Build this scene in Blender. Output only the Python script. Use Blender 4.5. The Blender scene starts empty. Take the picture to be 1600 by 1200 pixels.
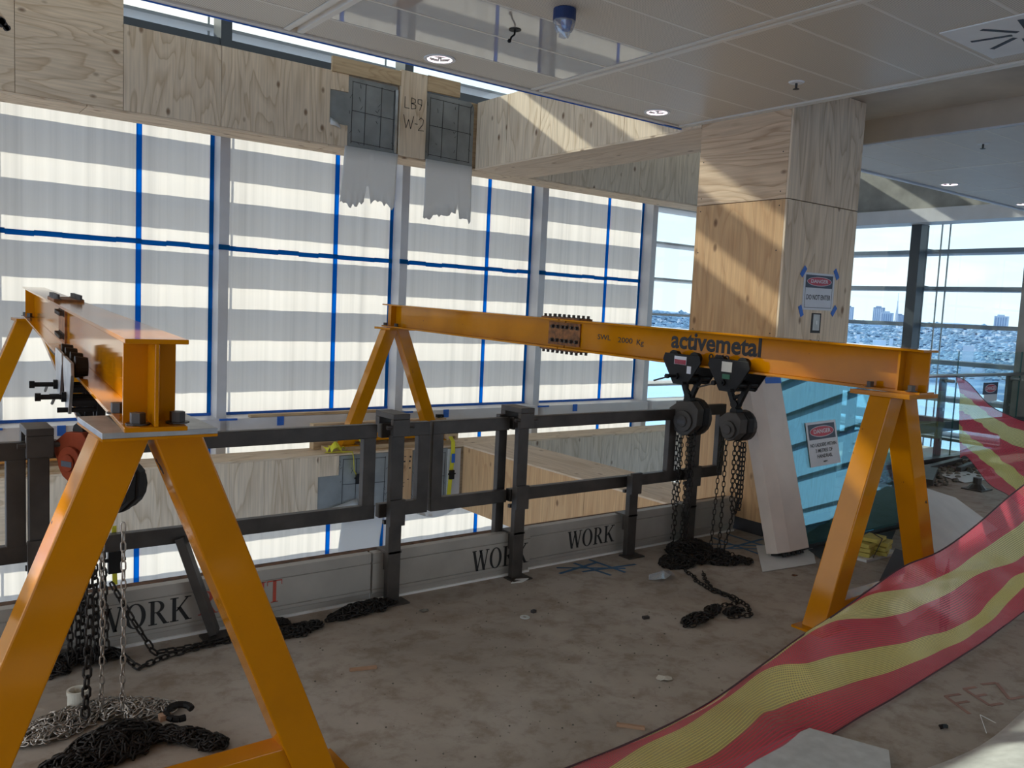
import bpy, math, random
import numpy as np
from mathutils import Vector, Matrix
random.seed(7)
sc = bpy.context.scene
COL = sc.collection

# ------------------------------------------------------------------ camera, sky, sun, exposure
cam = bpy.data.cameras.new('camera')
cam.sensor_width = 36.0
cam.lens = 29.687
cam.clip_start, cam.clip_end = 0.05, 60000
camo = bpy.data.objects.new('camera', cam); COL.objects.link(camo)
yaw, pitch, roll = math.radians(37.0619), math.radians(5.1636), math.radians(2.6748)
fwd = Vector((math.sin(yaw)*math.cos(pitch), math.cos(yaw)*math.cos(pitch), -math.sin(pitch)))
rt = Vector((math.cos(yaw), -math.sin(yaw), 0)); up = rt.cross(fwd)
r2 = rt*math.cos(roll) + up*math.sin(roll); u2 = up*math.cos(roll) - rt*math.sin(roll)
camo.matrix_world = Matrix(((r2.x, u2.x, -fwd.x, 0), (r2.y, u2.y, -fwd.y, 0), (r2.z, u2.z, -fwd.z, 1.6), (0, 0, 0, 1)))
sc.camera = camo

SUN_DIR = Vector((0.36, -1.0, -0.62)).normalized()      # travelling direction of the sunlight
world = bpy.data.worlds.new('world'); sc.world = world; world.use_nodes = True
wn = world.node_tree.nodes; wl = world.node_tree.links
bg = wn['Background']
tc = wn.new('ShaderNodeTexCoord'); sx = wn.new('ShaderNodeSeparateXYZ'); wl.new(tc.outputs['Generated'], sx.inputs[0])
rp = wn.new('ShaderNodeValToRGB'); wl.new(sx.outputs[2], rp.inputs[0])
e = rp.color_ramp.elements; e[0].position = 0.0; e[0].color = (0.80, 0.90, 0.96, 1); e[1].position = 0.75; e[1].color = (0.50, 0.66, 0.86, 1)
e = rp.color_ramp.elements.new(0.22); e.color = (0.70, 0.86, 0.98, 1)
cl = wn.new('ShaderNodeTexNoise'); cl.inputs['Scale'].default_value = 4.0; cl.inputs['Detail'].default_value = 6
mp = wn.new('ShaderNodeMapping'); mp.inputs['Scale'].default_value = (1, 1, 4); wl.new(tc.outputs['Generated'], mp.inputs[0]); wl.new(mp.outputs[0], cl.inputs[0])
cr = wn.new('ShaderNodeValToRGB'); wl.new(cl.outputs[0], cr.inputs[0]); cr.color_ramp.elements[0].position = 0.5; cr.color_ramp.elements[1].position = 0.68
mxs = wn.new('ShaderNodeMix'); mxs.data_type = 'RGBA'; wl.new(cr.outputs[0], mxs.inputs[0]); wl.new(rp.outputs[0], mxs.inputs[6]); mxs.inputs[7].default_value = (1.0, 1.0, 1.0, 1)
dp = wn.new('ShaderNodeVectorMath'); dp.operation = 'DOT_PRODUCT'; wl.new(tc.outputs['Generated'], dp.inputs[0]); dp.inputs[1].default_value = -SUN_DIR
gr = wn.new('ShaderNodeValToRGB'); wl.new(dp.outputs['Value'], gr.inputs[0])
gr.color_ramp.elements[0].position = 0.45; gr.color_ramp.elements[0].color = (0, 0, 0, 1); gr.color_ramp.elements[1].position = 0.92; gr.color_ramp.elements[1].color = (1, 1, 1, 1)
ms2 = wn.new('ShaderNodeMix'); ms2.data_type = 'RGBA'; wl.new(gr.outputs[0], ms2.inputs[0]); wl.new(mxs.outputs[2], ms2.inputs[6]); ms2.inputs[7].default_value = (1.12, 1.02, 0.90, 1)
wl.new(ms2.outputs[2], bg.inputs[0]); bg.inputs[1].default_value = 1.2
sun = bpy.data.lights.new('sun', 'SUN'); sun.energy = 4.6; sun.angle = math.radians(0.55); sun.color = (1.0, 0.90, 0.74)
suno = bpy.data.objects.new('sun', sun); COL.objects.link(suno)
suno.rotation_euler = SUN_DIR.to_track_quat('-Z', 'Y').to_euler()
sc.view_settings.view_transform = 'Standard'; sc.view_settings.look = 'None'
sc.view_settings.gamma = 1.0; sc.view_settings.use_curve_mapping = False
sc.view_settings.exposure = 0.95
try:
    sc.cycles.max_bounces = 10; sc.cycles.diffuse_bounces = 6; sc.cycles.transparent_max_bounces = 24
    sc.cycles.caustics_reflective = False; sc.cycles.caustics_refractive = False
except Exception: pass

# ------------------------------------------------------------------ materials
def nodes(name):
    m = bpy.data.materials.new(name); m.use_nodes = True
    nt = m.node_tree; return m, nt, nt.nodes, nt.links, nt.nodes['Principled BSDF']
def N(ns, t, **kw):
    n = ns.new(t)
    for k, v in kw.items(): setattr(n, k, v)
    return n
def ramp(ns, stops):
    r = ns.new('ShaderNodeValToRGB'); e = r.color_ramp.elements
    while len(e) < len(stops): e.new(0.5)
    for k, (p, c) in enumerate(stops):
        e[k].position = p; e[k].color = (c[0], c[1], c[2], 1) if len(c) == 3 else c
    return r
def coords(ns, ls, scale=(1, 1, 1), rnd=0.0):
    t = N(ns, 'ShaderNodeTexCoord'); mp = N(ns, 'ShaderNodeMapping'); mp.inputs['Scale'].default_value = scale
    ls.new(t.outputs['Object'], mp.inputs['Vector'])
    if rnd:
        oi = N(ns, 'ShaderNodeObjectInfo'); mm = N(ns, 'ShaderNodeVectorMath', operation='SCALE'); cb = N(ns, 'ShaderNodeCombineXYZ')
        for k in range(3): ls.new(oi.outputs['Random'], cb.inputs[k])
        ls.new(cb.outputs[0], mm.inputs[0]); mm.inputs['Scale'].default_value = rnd
        ls.new(mm.outputs[0], mp.inputs['Location'])
    return mp.outputs[0]
def plain(name, col, rough=0.5, metal=0.0, var=0.12, scale=6.0, bump=0.0, spec=None):
    m, nt, ns, ls, b = nodes(name)
    v = coords(ns, ls)
    nz = N(ns, 'ShaderNodeTexNoise'); nz.inputs['Scale'].default_value = scale; nz.inputs['Detail'].default_value = 6
    ls.new(v, nz.inputs['Vector'])
    r = ramp(ns, [(0.3, [c*(1-var) for c in col]), (0.7, [min(1, c*(1+var)) for c in col])])
    ls.new(nz.outputs[0], r.inputs[0]); ls.new(r.outputs[0], b.inputs['Base Color'])
    b.inputs['Roughness'].default_value = rough; b.inputs['Metallic'].default_value = metal
    if spec is not None: b.inputs['Specular IOR Level'].default_value = spec
    if bump:
        bp = N(ns, 'ShaderNodeBump'); bp.inputs['Strength'].default_value = bump; bp.inputs['Distance'].default_value = 0.01
        ls.new(nz.outputs[0], bp.inputs['Height']); ls.new(bp.outputs[0], b.inputs['Normal'])
    return m
def plywood(name, grain, pale=(0.63, 0.475, 0.32), tan=(0.42, 0.255, 0.13), rings=9.0, knots=True):
    m, nt, ns, ls, b = nodes(name)
    s = [2.6, 2.6, 2.6]; s['XYZ'.index(grain)] = 0.55
    v = coords(ns, ls, tuple(s), 37.0)
    nz = N(ns, 'ShaderNodeTexNoise'); nz.inputs['Scale'].default_value = 1.0; nz.inputs['Detail'].default_value = 3.0; nz.inputs['Roughness'].default_value = 0.42
    nz.inputs['Distortion'].default_value = 0.5
    ls.new(v, nz.inputs['Vector'])
    mu = N(ns, 'ShaderNodeMath', operation='MULTIPLY'); mu.inputs[1].default_value = rings*1.9
    fr = N(ns, 'ShaderNodeMath', operation='FRACT')
    ls.new(nz.outputs[0], mu.inputs[0]); ls.new(mu.outputs[0], fr.inputs[0])
    mid = [p*.72+t*.28 for p, t in zip(pale, tan)]
    r = ramp(ns, [(0.0, pale), (0.45, [p*1.02 for p in pale]), (0.80, mid), (0.92, [q*.6+t*.4 for q, t in zip(mid, tan)]), (1.0, pale)])
    ls.new(fr.outputs[0], r.inputs[0])
    s2 = [55, 55, 55]; s2['XYZ'.index(grain)] = 2.5
    v2 = coords(ns, ls, tuple(s2), 11.0)
    n2 = N(ns, 'ShaderNodeTexNoise'); n2.inputs['Scale'].default_value = 1.0; n2.inputs['Detail'].default_value = 4
    ls.new(v2, n2.inputs['Vector'])
    r2_ = ramp(ns, [(0.3, (0.82, 0.8, 0.78)), (0.7, (1.06, 1.05, 1.03))])
    ls.new(n2.outputs[0], r2_.inputs[0])
    mx = N(ns, 'ShaderNodeMix', data_type='RGBA', blend_type='MULTIPLY'); mx.inputs['Factor'].default_value = 1.0
    ls.new(r.outputs[0], mx.inputs[6]); ls.new(r2_.outputs[0], mx.inputs[7])
    out = mx.outputs[2]
    if knots:
        s3 = [5.5, 5.5, 5.5]; s3['XYZ'.index(grain)] = 3.2
        v3 = coords(ns, ls, tuple(s3), 23.0)
        vo = N(ns, 'ShaderNodeTexVoronoi'); vo.inputs['Scale'].default_value = 1.0; vo.inputs['Randomness'].default_value = 1.0
        ls.new(v3, vo.inputs['Vector'])
        kr = ramp(ns, [(0.0, (1, 1, 1)), (0.07, (0.75, 0.75, 0.75)), (0.13, (0, 0, 0))])
        ls.new(vo.outputs['Distance'], kr.inputs[0])
        m2 = N(ns, 'ShaderNodeMix', data_type='RGBA'); ls.new(kr.outputs[0], m2.inputs['Factor'])
        ls.new(out, m2.inputs[6]); m2.inputs[7].default_value = (0.16, 0.075, 0.035, 1)
        out = m2.outputs[2]
    ls.new(out, b.inputs['Base Color']); b.inputs['Roughness'].default_value = 0.62
    b.inputs['Specular IOR Level'].default_value = 0.3
    bp = N(ns, 'ShaderNodeBump'); bp.inputs['Strength'].default_value = 0.25; bp.inputs['Distance'].default_value = 0.004
    ls.new(fr.outputs[0], bp.inputs['Height']); ls.new(bp.outputs[0], b.inputs['Normal'])
    return m
PLY_X = plywood('plywood_grain_along', 'X', (0.76, 0.60, 0.43), (0.47, 0.30, 0.165), 8.0)
PLY_Y = plywood('plywood_grain_deep', 'Y', (0.72, 0.57, 0.42), (0.55, 0.38, 0.23), 5.0)
PLY_Z = plywood('plywood_grain_up', 'Z', (0.76, 0.61, 0.45), (0.47, 0.315, 0.18), 7.0)
PLY_PALE = plywood('plywood_pale_up', 'Z', (0.74, 0.61, 0.46), (0.50, 0.37, 0.23), 7.0)
PLY_WARM = plywood('plywood_warm_up', 'Z', (0.60, 0.375, 0.195), (0.46, 0.25, 0.115), 6.0)
PLY_COLY = plywood('plywood_column_across', 'Y', (0.68, 0.50, 0.34), (0.38, 0.215, 0.11), 9.0)
TIMBER = plywood('raw_timber', 'X', (0.55, 0.40, 0.24), (0.40, 0.26, 0.14), 10.0)
STICK = plain('offcut_wood', (0.40, 0.24, 0.15), 0.7)

def concrete_floor():
    m, nt, ns, ls, b = nodes('dusty_concrete')
    v = coords(ns, ls)
    def noise(sc_, det=8, rough=0.6, dist=0.0):
        n = N(ns, 'ShaderNodeTexNoise'); n.inputs['Scale'].default_value = sc_; n.inputs['Detail'].default_value = det
        n.inputs['Roughness'].default_value = rough; n.inputs['Distortion'].default_value = dist
        ls.new(v, n.inputs['Vector']); return n
    a = noise(1.1, 7, 0.62, 0.3); r = ramp(ns, [(0.28, (0.29, 0.245, 0.205)), (0.5, (0.39, 0.34, 0.29)), (0.72, (0.46, 0.41, 0.36))])
    ls.new(a.outputs[0], r.inputs[0])
    c = noise(7, 9, 0.7, 0.2); rc = ramp(ns, [(0.36, (0.72, 0.67, 0.62)), (0.52, (1, 1, 1)), (0.8, (1.1, 1.09, 1.07))])
    ls.new(c.outputs[0], rc.inputs[0])
    mx = N(ns, 'ShaderNodeMix', data_type='RGBA', blend_type='MULTIPLY'); mx.inputs['Factor'].default_value = 1
    ls.new(r.outputs[0], mx.inputs[6]); ls.new(rc.outputs[0], mx.inputs[7])
    d = noise(23, 4, 0.6); rd = ramp(ns, [(0.66, (0, 0, 0)), (0.76, (1, 1, 1))]); ls.new(d.outputs[0], rd.inputs[0])
    e = noise(1.9, 3, 0.5); re = ramp(ns, [(0.48, (0, 0, 0)), (0.62, (1, 1, 1))]); ls.new(e.outputs[0], re.inputs[0])
    ml = N(ns, 'ShaderNodeMath', operation='MULTIPLY'); ls.new(rd.outputs[0], ml.inputs[0]); ls.new(re.outputs[0], ml.inputs[1])
    m2 = N(ns, 'ShaderNodeMix', data_type='RGBA'); ls.new(ml.outputs[0], m2.inputs['Factor'])
    ls.new(mx.outputs[2], m2.inputs[6]); m2.inputs[7].default_value = (0.11, 0.085, 0.065, 1)
    g = noise(0.8, 5, 0.55, 0.6); rg = ramp(ns, [(0.55, (0, 0, 0)), (0.72, (0.5, 0.5, 0.5))]); ls.new(g.outputs[0], rg.inputs[0])
    m3 = N(ns, 'ShaderNodeMix', data_type='RGBA'); ls.new(rg.outputs[0], m3.inputs['Factor'])
    ls.new(m2.outputs[2], m3.inputs[6]); m3.inputs[7].default_value = (0.34, 0.26, 0.20, 1)
    ls.new(m3.outputs[2], b.inputs['Base Color']); b.inputs['Roughness'].default_value = 0.72
    b.inputs['Specular IOR Level'].default_value = 0.35
    bp = N(ns, 'ShaderNodeBump'); bp.inputs['Strength'].default_value = 0.35; bp.inputs['Distance'].default_value = 0.006
    ls.new(c.outputs[0], bp.inputs['Height']); ls.new(bp.outputs[0], b.inputs['Normal'])
    return m
CONC = concrete_floor()
CONC_GREY = plain('raw_concrete', (0.30, 0.295, 0.275), 0.8, var=0.25, scale=3, bump=0.3)
SOFFIT = plain('concrete_soffit', (0.56, 0.50, 0.43), 0.75, var=0.2, scale=1.6)
FASCIA = plain('fascia_board', (0.50, 0.42, 0.33), 0.7, var=0.06)

def perforated():
    m, nt, ns, ls, b = nodes('perforated_ceiling_tile')
    v = coords(ns, ls, (95, 95, 95))
    vo = N(ns, 'ShaderNodeTexVoronoi'); vo.inputs['Scale'].default_value = 1.0; vo.inputs['Randomness'].default_value = 0.0
    ls.new(v, vo.inputs['Vector'])
    r = ramp(ns, [(0.20, (0.22, 0.19, 0.16)), (0.34, (0.72, 0.635, 0.515))])
    ls.new(vo.outputs['Distance'], r.inputs[0]); ls.new(r.outputs[0], b.inputs['Base Color'])
    b.inputs['Roughness'].default_value = 0.42; b.inputs['Specular IOR Level'].default_value = 0.4
    return m
PERF = perforated()
TILE_GLOSS = plain('film_covered_tile', (0.46, 0.43, 0.39), 0.03, var=0.03, spec=0.5)
CEIL_TRIM = plain('ceiling_trim', (0.75, 0.69, 0.60), 0.4, var=0.03)
TILE2 = plain('ceiling_tile_grey', (0.68, 0.635, 0.58), 0.5, var=0.03)

WHITE_FRAME = plain('white_powdercoat', (0.60, 0.60, 0.62), 0.4, var=0.04)
WHITE = plain('white_paint', (0.78, 0.78, 0.77), 0.5, var=0.04)
DARK_FRAME = plain('charcoal_frame', (0.045, 0.055, 0.065), 0.35, var=0.05)
BLUE_TAPE = plain('blue_masking_tape', (0.012, 0.115, 0.50), 0.5, var=0.15, scale=14)
def translucent(name, col, tcol, w, streak=True):
    m, nt, ns, ls, b = nodes(name); ns.remove(b)
    out = ns['Material Output']
    d = N(ns, 'ShaderNodeBsdfDiffuse'); t = N(ns, 'ShaderNodeBsdfTranslucent'); mx = N(ns, 'ShaderNodeMixShader')
    mx.inputs[0].default_value = w
    if streak:
        v = coords(ns, ls, (11, 11, 0.12))
        nz = N(ns, 'ShaderNodeTexNoise'); nz.inputs['Scale'].default_value = 1.0; nz.inputs['Detail'].default_value = 5; nz.inputs['Roughness'].default_value = 0.65
        ls.new(v, nz.inputs['Vector'])
        r = ramp(ns, [(0.3, [c*.80 for c in tcol]), (0.5, tcol), (0.72, [min(1, c*1.12) for c in tcol])])
        ls.new(nz.outputs[0], r.inputs[0]); ls.new(r.outputs[0], t.inputs[0])
    else: t.inputs[0].default_value = (*tcol, 1)
    d.inputs[0].default_value = (*col, 1)
    ls.new(d.outputs[0], mx.inputs[1]); ls.new(t.outputs[0], mx.inputs[2]); ls.new(mx.outputs[0], out.inputs[0])
    return m
FILM = translucent('protective_window_film', (0.76, 0.72, 0.67), (0.83, 0.75, 0.71), 0.62)
PAPER = translucent('torn_building_paper', (0.84, 0.84, 0.84), (0.85, 0.84, 0.82), 0.5, False)
def glass(name, tint, refl=1.0, base=0.04, veil=0.0, dcol=(0.5, 0.5, 0.5), gcol=(1, 1, 1)):
    m, nt, ns, ls, b = nodes(name); ns.remove(b)
    out = ns['Material Output']
    tr = N(ns, 'ShaderNodeBsdfTransparent'); tr.inputs[0].default_value = (*tint, 1)
    g = N(ns, 'ShaderNodeBsdfGlossy'); g.inputs['Roughness'].default_value = 0.0; g.inputs[0].default_value = (*gcol, 1)
    lw = N(ns, 'ShaderNodeLayerWeight'); lw.inputs[0].default_value = 0.5
    pw = N(ns, 'ShaderNodeMath', operation='POWER'); pw.inputs[1].default_value = 5.0; ls.new(lw.outputs['Facing'], pw.inputs[0])
    fr = N(ns, 'ShaderNodeMath', operation='MULTIPLY_ADD'); fr.inputs[1].default_value = 0.96; fr.inputs[2].default_value = 0.04; ls.new(pw.outputs[0], fr.inputs[0])
    mu = N(ns, 'ShaderNodeMath', operation='MULTIPLY_ADD'); mu.inputs[1].default_value = refl; mu.inputs[2].default_value = base; mu.use_clamp = True
    mx = N(ns, 'ShaderNodeMixShader')
    ls.new(fr.outputs[0], mu.inputs[0]); ls.new(mu.outputs[0], mx.inputs[0])
    ls.new(tr.outputs[0], mx.inputs[1]); ls.new(g.outputs[0], mx.inputs[2]); last = mx.outputs[0]
    if veil:  # diffuse share that brightens the pane in place of transmitted light
        df = N(ns, 'ShaderNodeBsdfDiffuse'); df.inputs[0].default_value = (*dcol, 1); m2 = N(ns, 'ShaderNodeMixShader'); m2.inputs[0].default_value = veil
        ls.new(last, m2.inputs[1]); ls.new(df.outputs[0], m2.inputs[2]); last = m2.outputs[0]
    ls.new(last, out.inputs[0])
    return m
PANE = glass('window_glass', (0.715, 0.765, 0.775), 0.8, 0.0)
BAL_GLASS = glass('balustrade_glass', (0.90, 0.965, 0.96), 0.7, 0.02)
SHEET_GLASS = glass('leaning_glass_sheet', (0.66, 0.84, 0.85), 1.2, 0.16, 0.04, (0.20, 0.46, 0.52), (0.33, 0.63, 0.82))  # light seen through and reflected sky put into teal diffuse, blue gloss

def painted(name, col, rough=0.28):
    m, nt, ns, ls, b = nodes(name)
    v = coords(ns, ls)
    nz = N(ns, 'ShaderNodeTexNoise'); nz.inputs['Scale'].default_value = 3; nz.inputs['Detail'].default_value = 6; ls.new(v, nz.inputs['Vector'])
    r = ramp(ns, [(0.3, [c*.86 for c in col]), (0.7, [min(1, c*1.1) for c in col])]); ls.new(nz.outputs[0], r.inputs[0])
    n2 = N(ns, 'ShaderNodeTexNoise'); n2.inputs['Scale'].default_value = 13; n2.inputs['Detail'].default_value = 3; ls.new(v, n2.inputs['Vector'])
    r2_ = ramp(ns, [(0.725, (0, 0, 0)), (0.74, (1, 1, 1))]); ls.new(n2.outputs[0], r2_.inputs[0])
    mx = N(ns, 'ShaderNodeMix', data_type='RGBA'); ls.new(r2_.outputs[0], mx.inputs['Factor'])
    ls.new(r.outputs[0], mx.inputs[6]); mx.inputs[7].default_value = (0.06, 0.025, 0.012, 1)
    ls.new(mx.outputs[2], b.inputs['Base Color']); b.inputs['Roughness'].default_value = rough; b.inputs['Specular IOR Level'].default_value = 0.28
    return m
ORANGE = painted('orange_gloss_paint', (0.50, 0.185, 0.001), 0.09)
ORANGE_TOP = painted('orange_worn_paint', (0.60, 0.30, 0.10), 0.3)
RUST = plain('rusty_plate', (0.20, 0.075, 0.02), 0.7, var=0.6, scale=30)
BOLT = plain('bolt_steel', (0.07, 0.06, 0.055), 0.45, 0.6)
GALV = plain('bare_steel_plate', (0.40, 0.40, 0.40), 0.35, 0.8, var=0.25, scale=12)
STEEL = plain('dark_mill_steel', (0.052, 0.044, 0.039), 0.45, 0.25, var=0.3, scale=9)
BLACK = plain('black_paint', (0.009, 0.008, 0.008), 0.55, spec=0.25)
GREYCAST = plain('grey_cast_cover', (0.062, 0.054, 0.048), 0.6, 0.1, var=0.25, spec=0.3)
RED_CAST = plain('red_cast_housing', (0.20, 0.035, 0.012), 0.8, var=0.35, spec=0.15)
CHAIN = plain('black_chain_steel', (0.016, 0.012, 0.010), 0.5, 0.4)
CHAIN_BRIGHT = plain('zinc_chain_steel', (0.42, 0.38, 0.34), 0.35, 0.85)
ALU = plain('dull_aluminium', (0.36, 0.335, 0.305), 0.5, 0.25, var=0.12, scale=4)
STAIN = plain('stainless_steel', (0.45, 0.45, 0.45), 0.3, 0.9)
INK = plain('black_ink', (0.008, 0.008, 0.009), 0.6, var=0.05)
PEN = plain('marker_pen', (0.035, 0.03, 0.03), 0.7)
RED_INK = plain('red_stencil_paint', (0.42, 0.06, 0.035), 0.6)
SIGN_WHITE = plain('sign_paper', (0.62, 0.62, 0.66), 0.5, var=0.03)
SIGN_RED = plain('sign_red', (0.45, 0.03, 0.06), 0.5)
SIGN_DARK = plain('sign_navy_black', (0.012, 0.016, 0.045), 0.45)
CARD = plain('white_card_sheet', (0.66, 0.66, 0.65), 0.6, var=0.06)
GREY_CARD = plain('grey_card_sheet', (0.52, 0.53, 0.52), 0.55, var=0.12, scale=20)
MAT = plain('dark_rubber_mat', (0.035, 0.033, 0.035), 0.7)
SPONGE = plain('yellow_packing_pads', (0.50, 0.42, 0.10), 0.8)
STRAP = plain('yellow_webbing', (0.66, 0.60, 0.03), 0.7)
MARKED = plain('grey_marked_board', (0.25, 0.255, 0.245), 0.75, var=0.22, scale=4)
BLUE_PAINT = plain('blue_spray_paint', (0.05, 0.13, 0.24), 0.8, var=0.3)
RED_SPRAY = plain('faded_red_spray', (0.34, 0.20, 0.165), 0.8, var=0.2)
PLASTIC_BLUE = plain('blue_plastic_cap', (0.01, 0.03, 0.11), 0.4)
CREAM = plain('cream_plastic', (0.62, 0.58, 0.50), 0.45)
RUBBLE = plain('rubble', (0.15, 0.135, 0.11), 0.9, var=0.5, scale=20, bump=0.6)
FIRE = plain('fire_seal_rust', (0.10, 0.045, 0.02), 0.85, var=0.7, scale=25)
def clear_plastic():
    m, nt, ns, ls, b = nodes('crumpled_clear_plastic'); ns.remove(b)
    tr = N(ns, 'ShaderNodeBsdfTransparent'); tr.inputs[0].default_value = (0.85, 0.87, 0.9, 1)
    g = N(ns, 'ShaderNodeBsdfGlossy'); g.inputs['Roughness'].default_value = 0.15
    d = N(ns, 'ShaderNodeBsdfDiffuse'); d.inputs[0].default_value = (0.6, 0.62, 0.66, 1)
    a = N(ns, 'ShaderNodeMixShader'); a.inputs[0].default_value = 0.4
    c = N(ns, 'ShaderNodeMixShader'); c.inputs[0].default_value = 0.4
    ls.new(d.outputs[0], a.inputs[1]); ls.new(g.outputs[0], a.inputs[2]); ls.new(tr.outputs[0], c.inputs[1]); ls.new(a.outputs[0], c.inputs[2])
    ls.new(c.outputs[0], ns['Material Output'].inputs[0]); return m
CLEAR = clear_plastic()
def lamp(name, col, s):
    m, nt, ns, ls, b = nodes(name)
    b.inputs['Base Color'].default_value = (*col, 1); b.inputs['Emission Color'].default_value = (*col, 1); b.inputs['Emission Strength'].default_value = s
    return m
LAMP = lamp('downlight_ring_glow', (1.0, 0.80, 0.88), 1.6)
def net_mat():
    m, nt, ns, ls, b = nodes('barrier_net'); ns.remove(b)
    uv = N(ns, 'ShaderNodeUVMap'); sp = N(ns, 'ShaderNodeSeparateXYZ'); ls.new(uv.outputs[0], sp.inputs[0])
    # five bands across the net: red yellow red yellow red
    r = ramp(ns, [(0.0, (0.80, 0.085, 0.135)), (0.2, (0.90, 0.83, 0.36)), (0.4, (0.80, 0.085, 0.135)), (0.6, (0.90, 0.80, 0.26)), (0.8, (0.80, 0.085, 0.135))])
    r.color_ramp.interpolation = 'CONSTANT'; ls.new(sp.outputs[1], r.inputs[0])
    def wave(sock, freq):
        a = N(ns, 'ShaderNodeMath', operation='MULTIPLY'); a.inputs[1].default_value = freq*2*math.pi; ls.new(sock, a.inputs[0])
        s = N(ns, 'ShaderNodeMath', operation='SINE'); ls.new(a.outputs[0], s.inputs[0]); return s.outputs[0]
    wv = wave(sp.outputs[1], 78); wu = wave(sp.outputs[0], 110)
    t1 = N(ns, 'ShaderNodeMath', operation='GREATER_THAN'); t1.inputs[1].default_value = 0.35; ls.new(wv, t1.inputs[0])
    t2 = N(ns, 'ShaderNodeMath', operation='GREATER_THAN'); t2.inputs[1].default_value = 0.1; ls.new(wu, t2.inputs[0])
    ad = N(ns, 'ShaderNodeMath', operation='MULTIPLY'); ad.inputs[1].default_value = 0.42; ls.new(t2.outputs[0], ad.inputs[0])
    a2 = N(ns, 'ShaderNodeMath', operation='ADD'); a2.inputs[1].default_value = 0.36; ls.new(ad.outputs[0], a2.inputs[0])
    al = N(ns, 'ShaderNodeMath', operation='MAXIMUM'); ls.new(t1.outputs[0], al.inputs[0]); ls.new(a2.outputs[0], al.inputs[1])
    d = N(ns, 'ShaderNodeBsdfDiffuse'); t = N(ns, 'ShaderNodeBsdfTranslucent'); g = N(ns, 'ShaderNodeBsdfGlossy'); g.inputs['Roughness'].default_value = 0.35
    ls.new(r.outputs[0], d.inputs[0]); ls.new(r.outputs[0], t.inputs[0])
    x = N(ns, 'ShaderNodeMixShader'); x.inputs[0].default_value = 0.5; ls.new(d.outputs[0], x.inputs[1]); ls.new(t.outputs[0], x.inputs[2])
    x2 = N(ns, 'ShaderNodeMixShader'); x2.inputs[0].default_value = 0.07; ls.new(x.outputs[0], x2.inputs[1]); ls.new(g.outputs[0], x2.inputs[2])
    tr = N(ns, 'ShaderNodeBsdfTransparent'); x3 = N(ns, 'ShaderNodeMixShader')
    ls.new(al.outputs[0], x3.inputs[0]); ls.new(tr.outputs[0], x3.inputs[1]); ls.new(x2.outputs[0], x3.inputs[2])
    ls.new(x3.outputs[0], ns['Material Output'].inputs[0]); return m
NET = net_mat()
CORD = plain('net_edge_cord', (0.05, 0.01, 0.015), 0.7)
def land():
    m, nt, ns, ls, b = nodes('hazy_suburb_land')  # distance haze mixed into the land colours as blue
    v = coords(ns, ls)
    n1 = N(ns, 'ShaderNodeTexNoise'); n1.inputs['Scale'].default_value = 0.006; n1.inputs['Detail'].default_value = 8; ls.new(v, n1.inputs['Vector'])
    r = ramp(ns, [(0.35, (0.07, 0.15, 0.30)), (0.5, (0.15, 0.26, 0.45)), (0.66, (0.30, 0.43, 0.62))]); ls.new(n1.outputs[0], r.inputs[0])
    vo = N(ns, 'ShaderNodeTexVoronoi'); vo.inputs['Scale'].default_value = 0.014; ls.new(v, vo.inputs['Vector'])
    rv = ramp(ns, [(0.22, (1, 1, 1)), (0.34, (0, 0, 0))]); ls.new(vo.outputs['Distance'], rv.inputs[0])
    n2 = N(ns, 'ShaderNodeTexNoise'); n2.inputs['Scale'].default_value = 0.0025; n2.inputs['Detail'].default_value = 5; ls.new(v, n2.inputs['Vector'])
    r2_ = ramp(ns, [(0.48, (0, 0, 0)), (0.6, (1, 1, 1))]); ls.new(n2.outputs[0], r2_.inputs[0])
    mu = N(ns, 'ShaderNodeMath', operation='MULTIPLY'); ls.new(rv.outputs[0], mu.inputs[0]); ls.new(r2_.outputs[0], mu.inputs[1])
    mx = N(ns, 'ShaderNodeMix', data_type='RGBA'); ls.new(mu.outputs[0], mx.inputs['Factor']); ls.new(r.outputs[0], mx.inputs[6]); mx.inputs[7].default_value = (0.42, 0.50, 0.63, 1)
    ls.new(mx.outputs[2], b.inputs['Base Color']); b.inputs['Roughness'].default_value = 0.95; b.inputs['Specular IOR Level'].default_value = 0.0
    return m
LAND = land()
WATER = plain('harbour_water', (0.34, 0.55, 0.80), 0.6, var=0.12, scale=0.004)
HAZE_BLD = plain('hazy_tower_blue', (0.24, 0.33, 0.50), 0.9, var=0.05, scale=0.02)  # bluish haze of the distance put into the tower base colours
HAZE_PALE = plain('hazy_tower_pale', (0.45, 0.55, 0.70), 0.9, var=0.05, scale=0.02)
HILL = plain('hazy_hill', (0.30, 0.42, 0.58), 1.0, var=0.08, scale=0.002, spec=0.0)  # haze painted in as a pale blue hill colour

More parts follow.
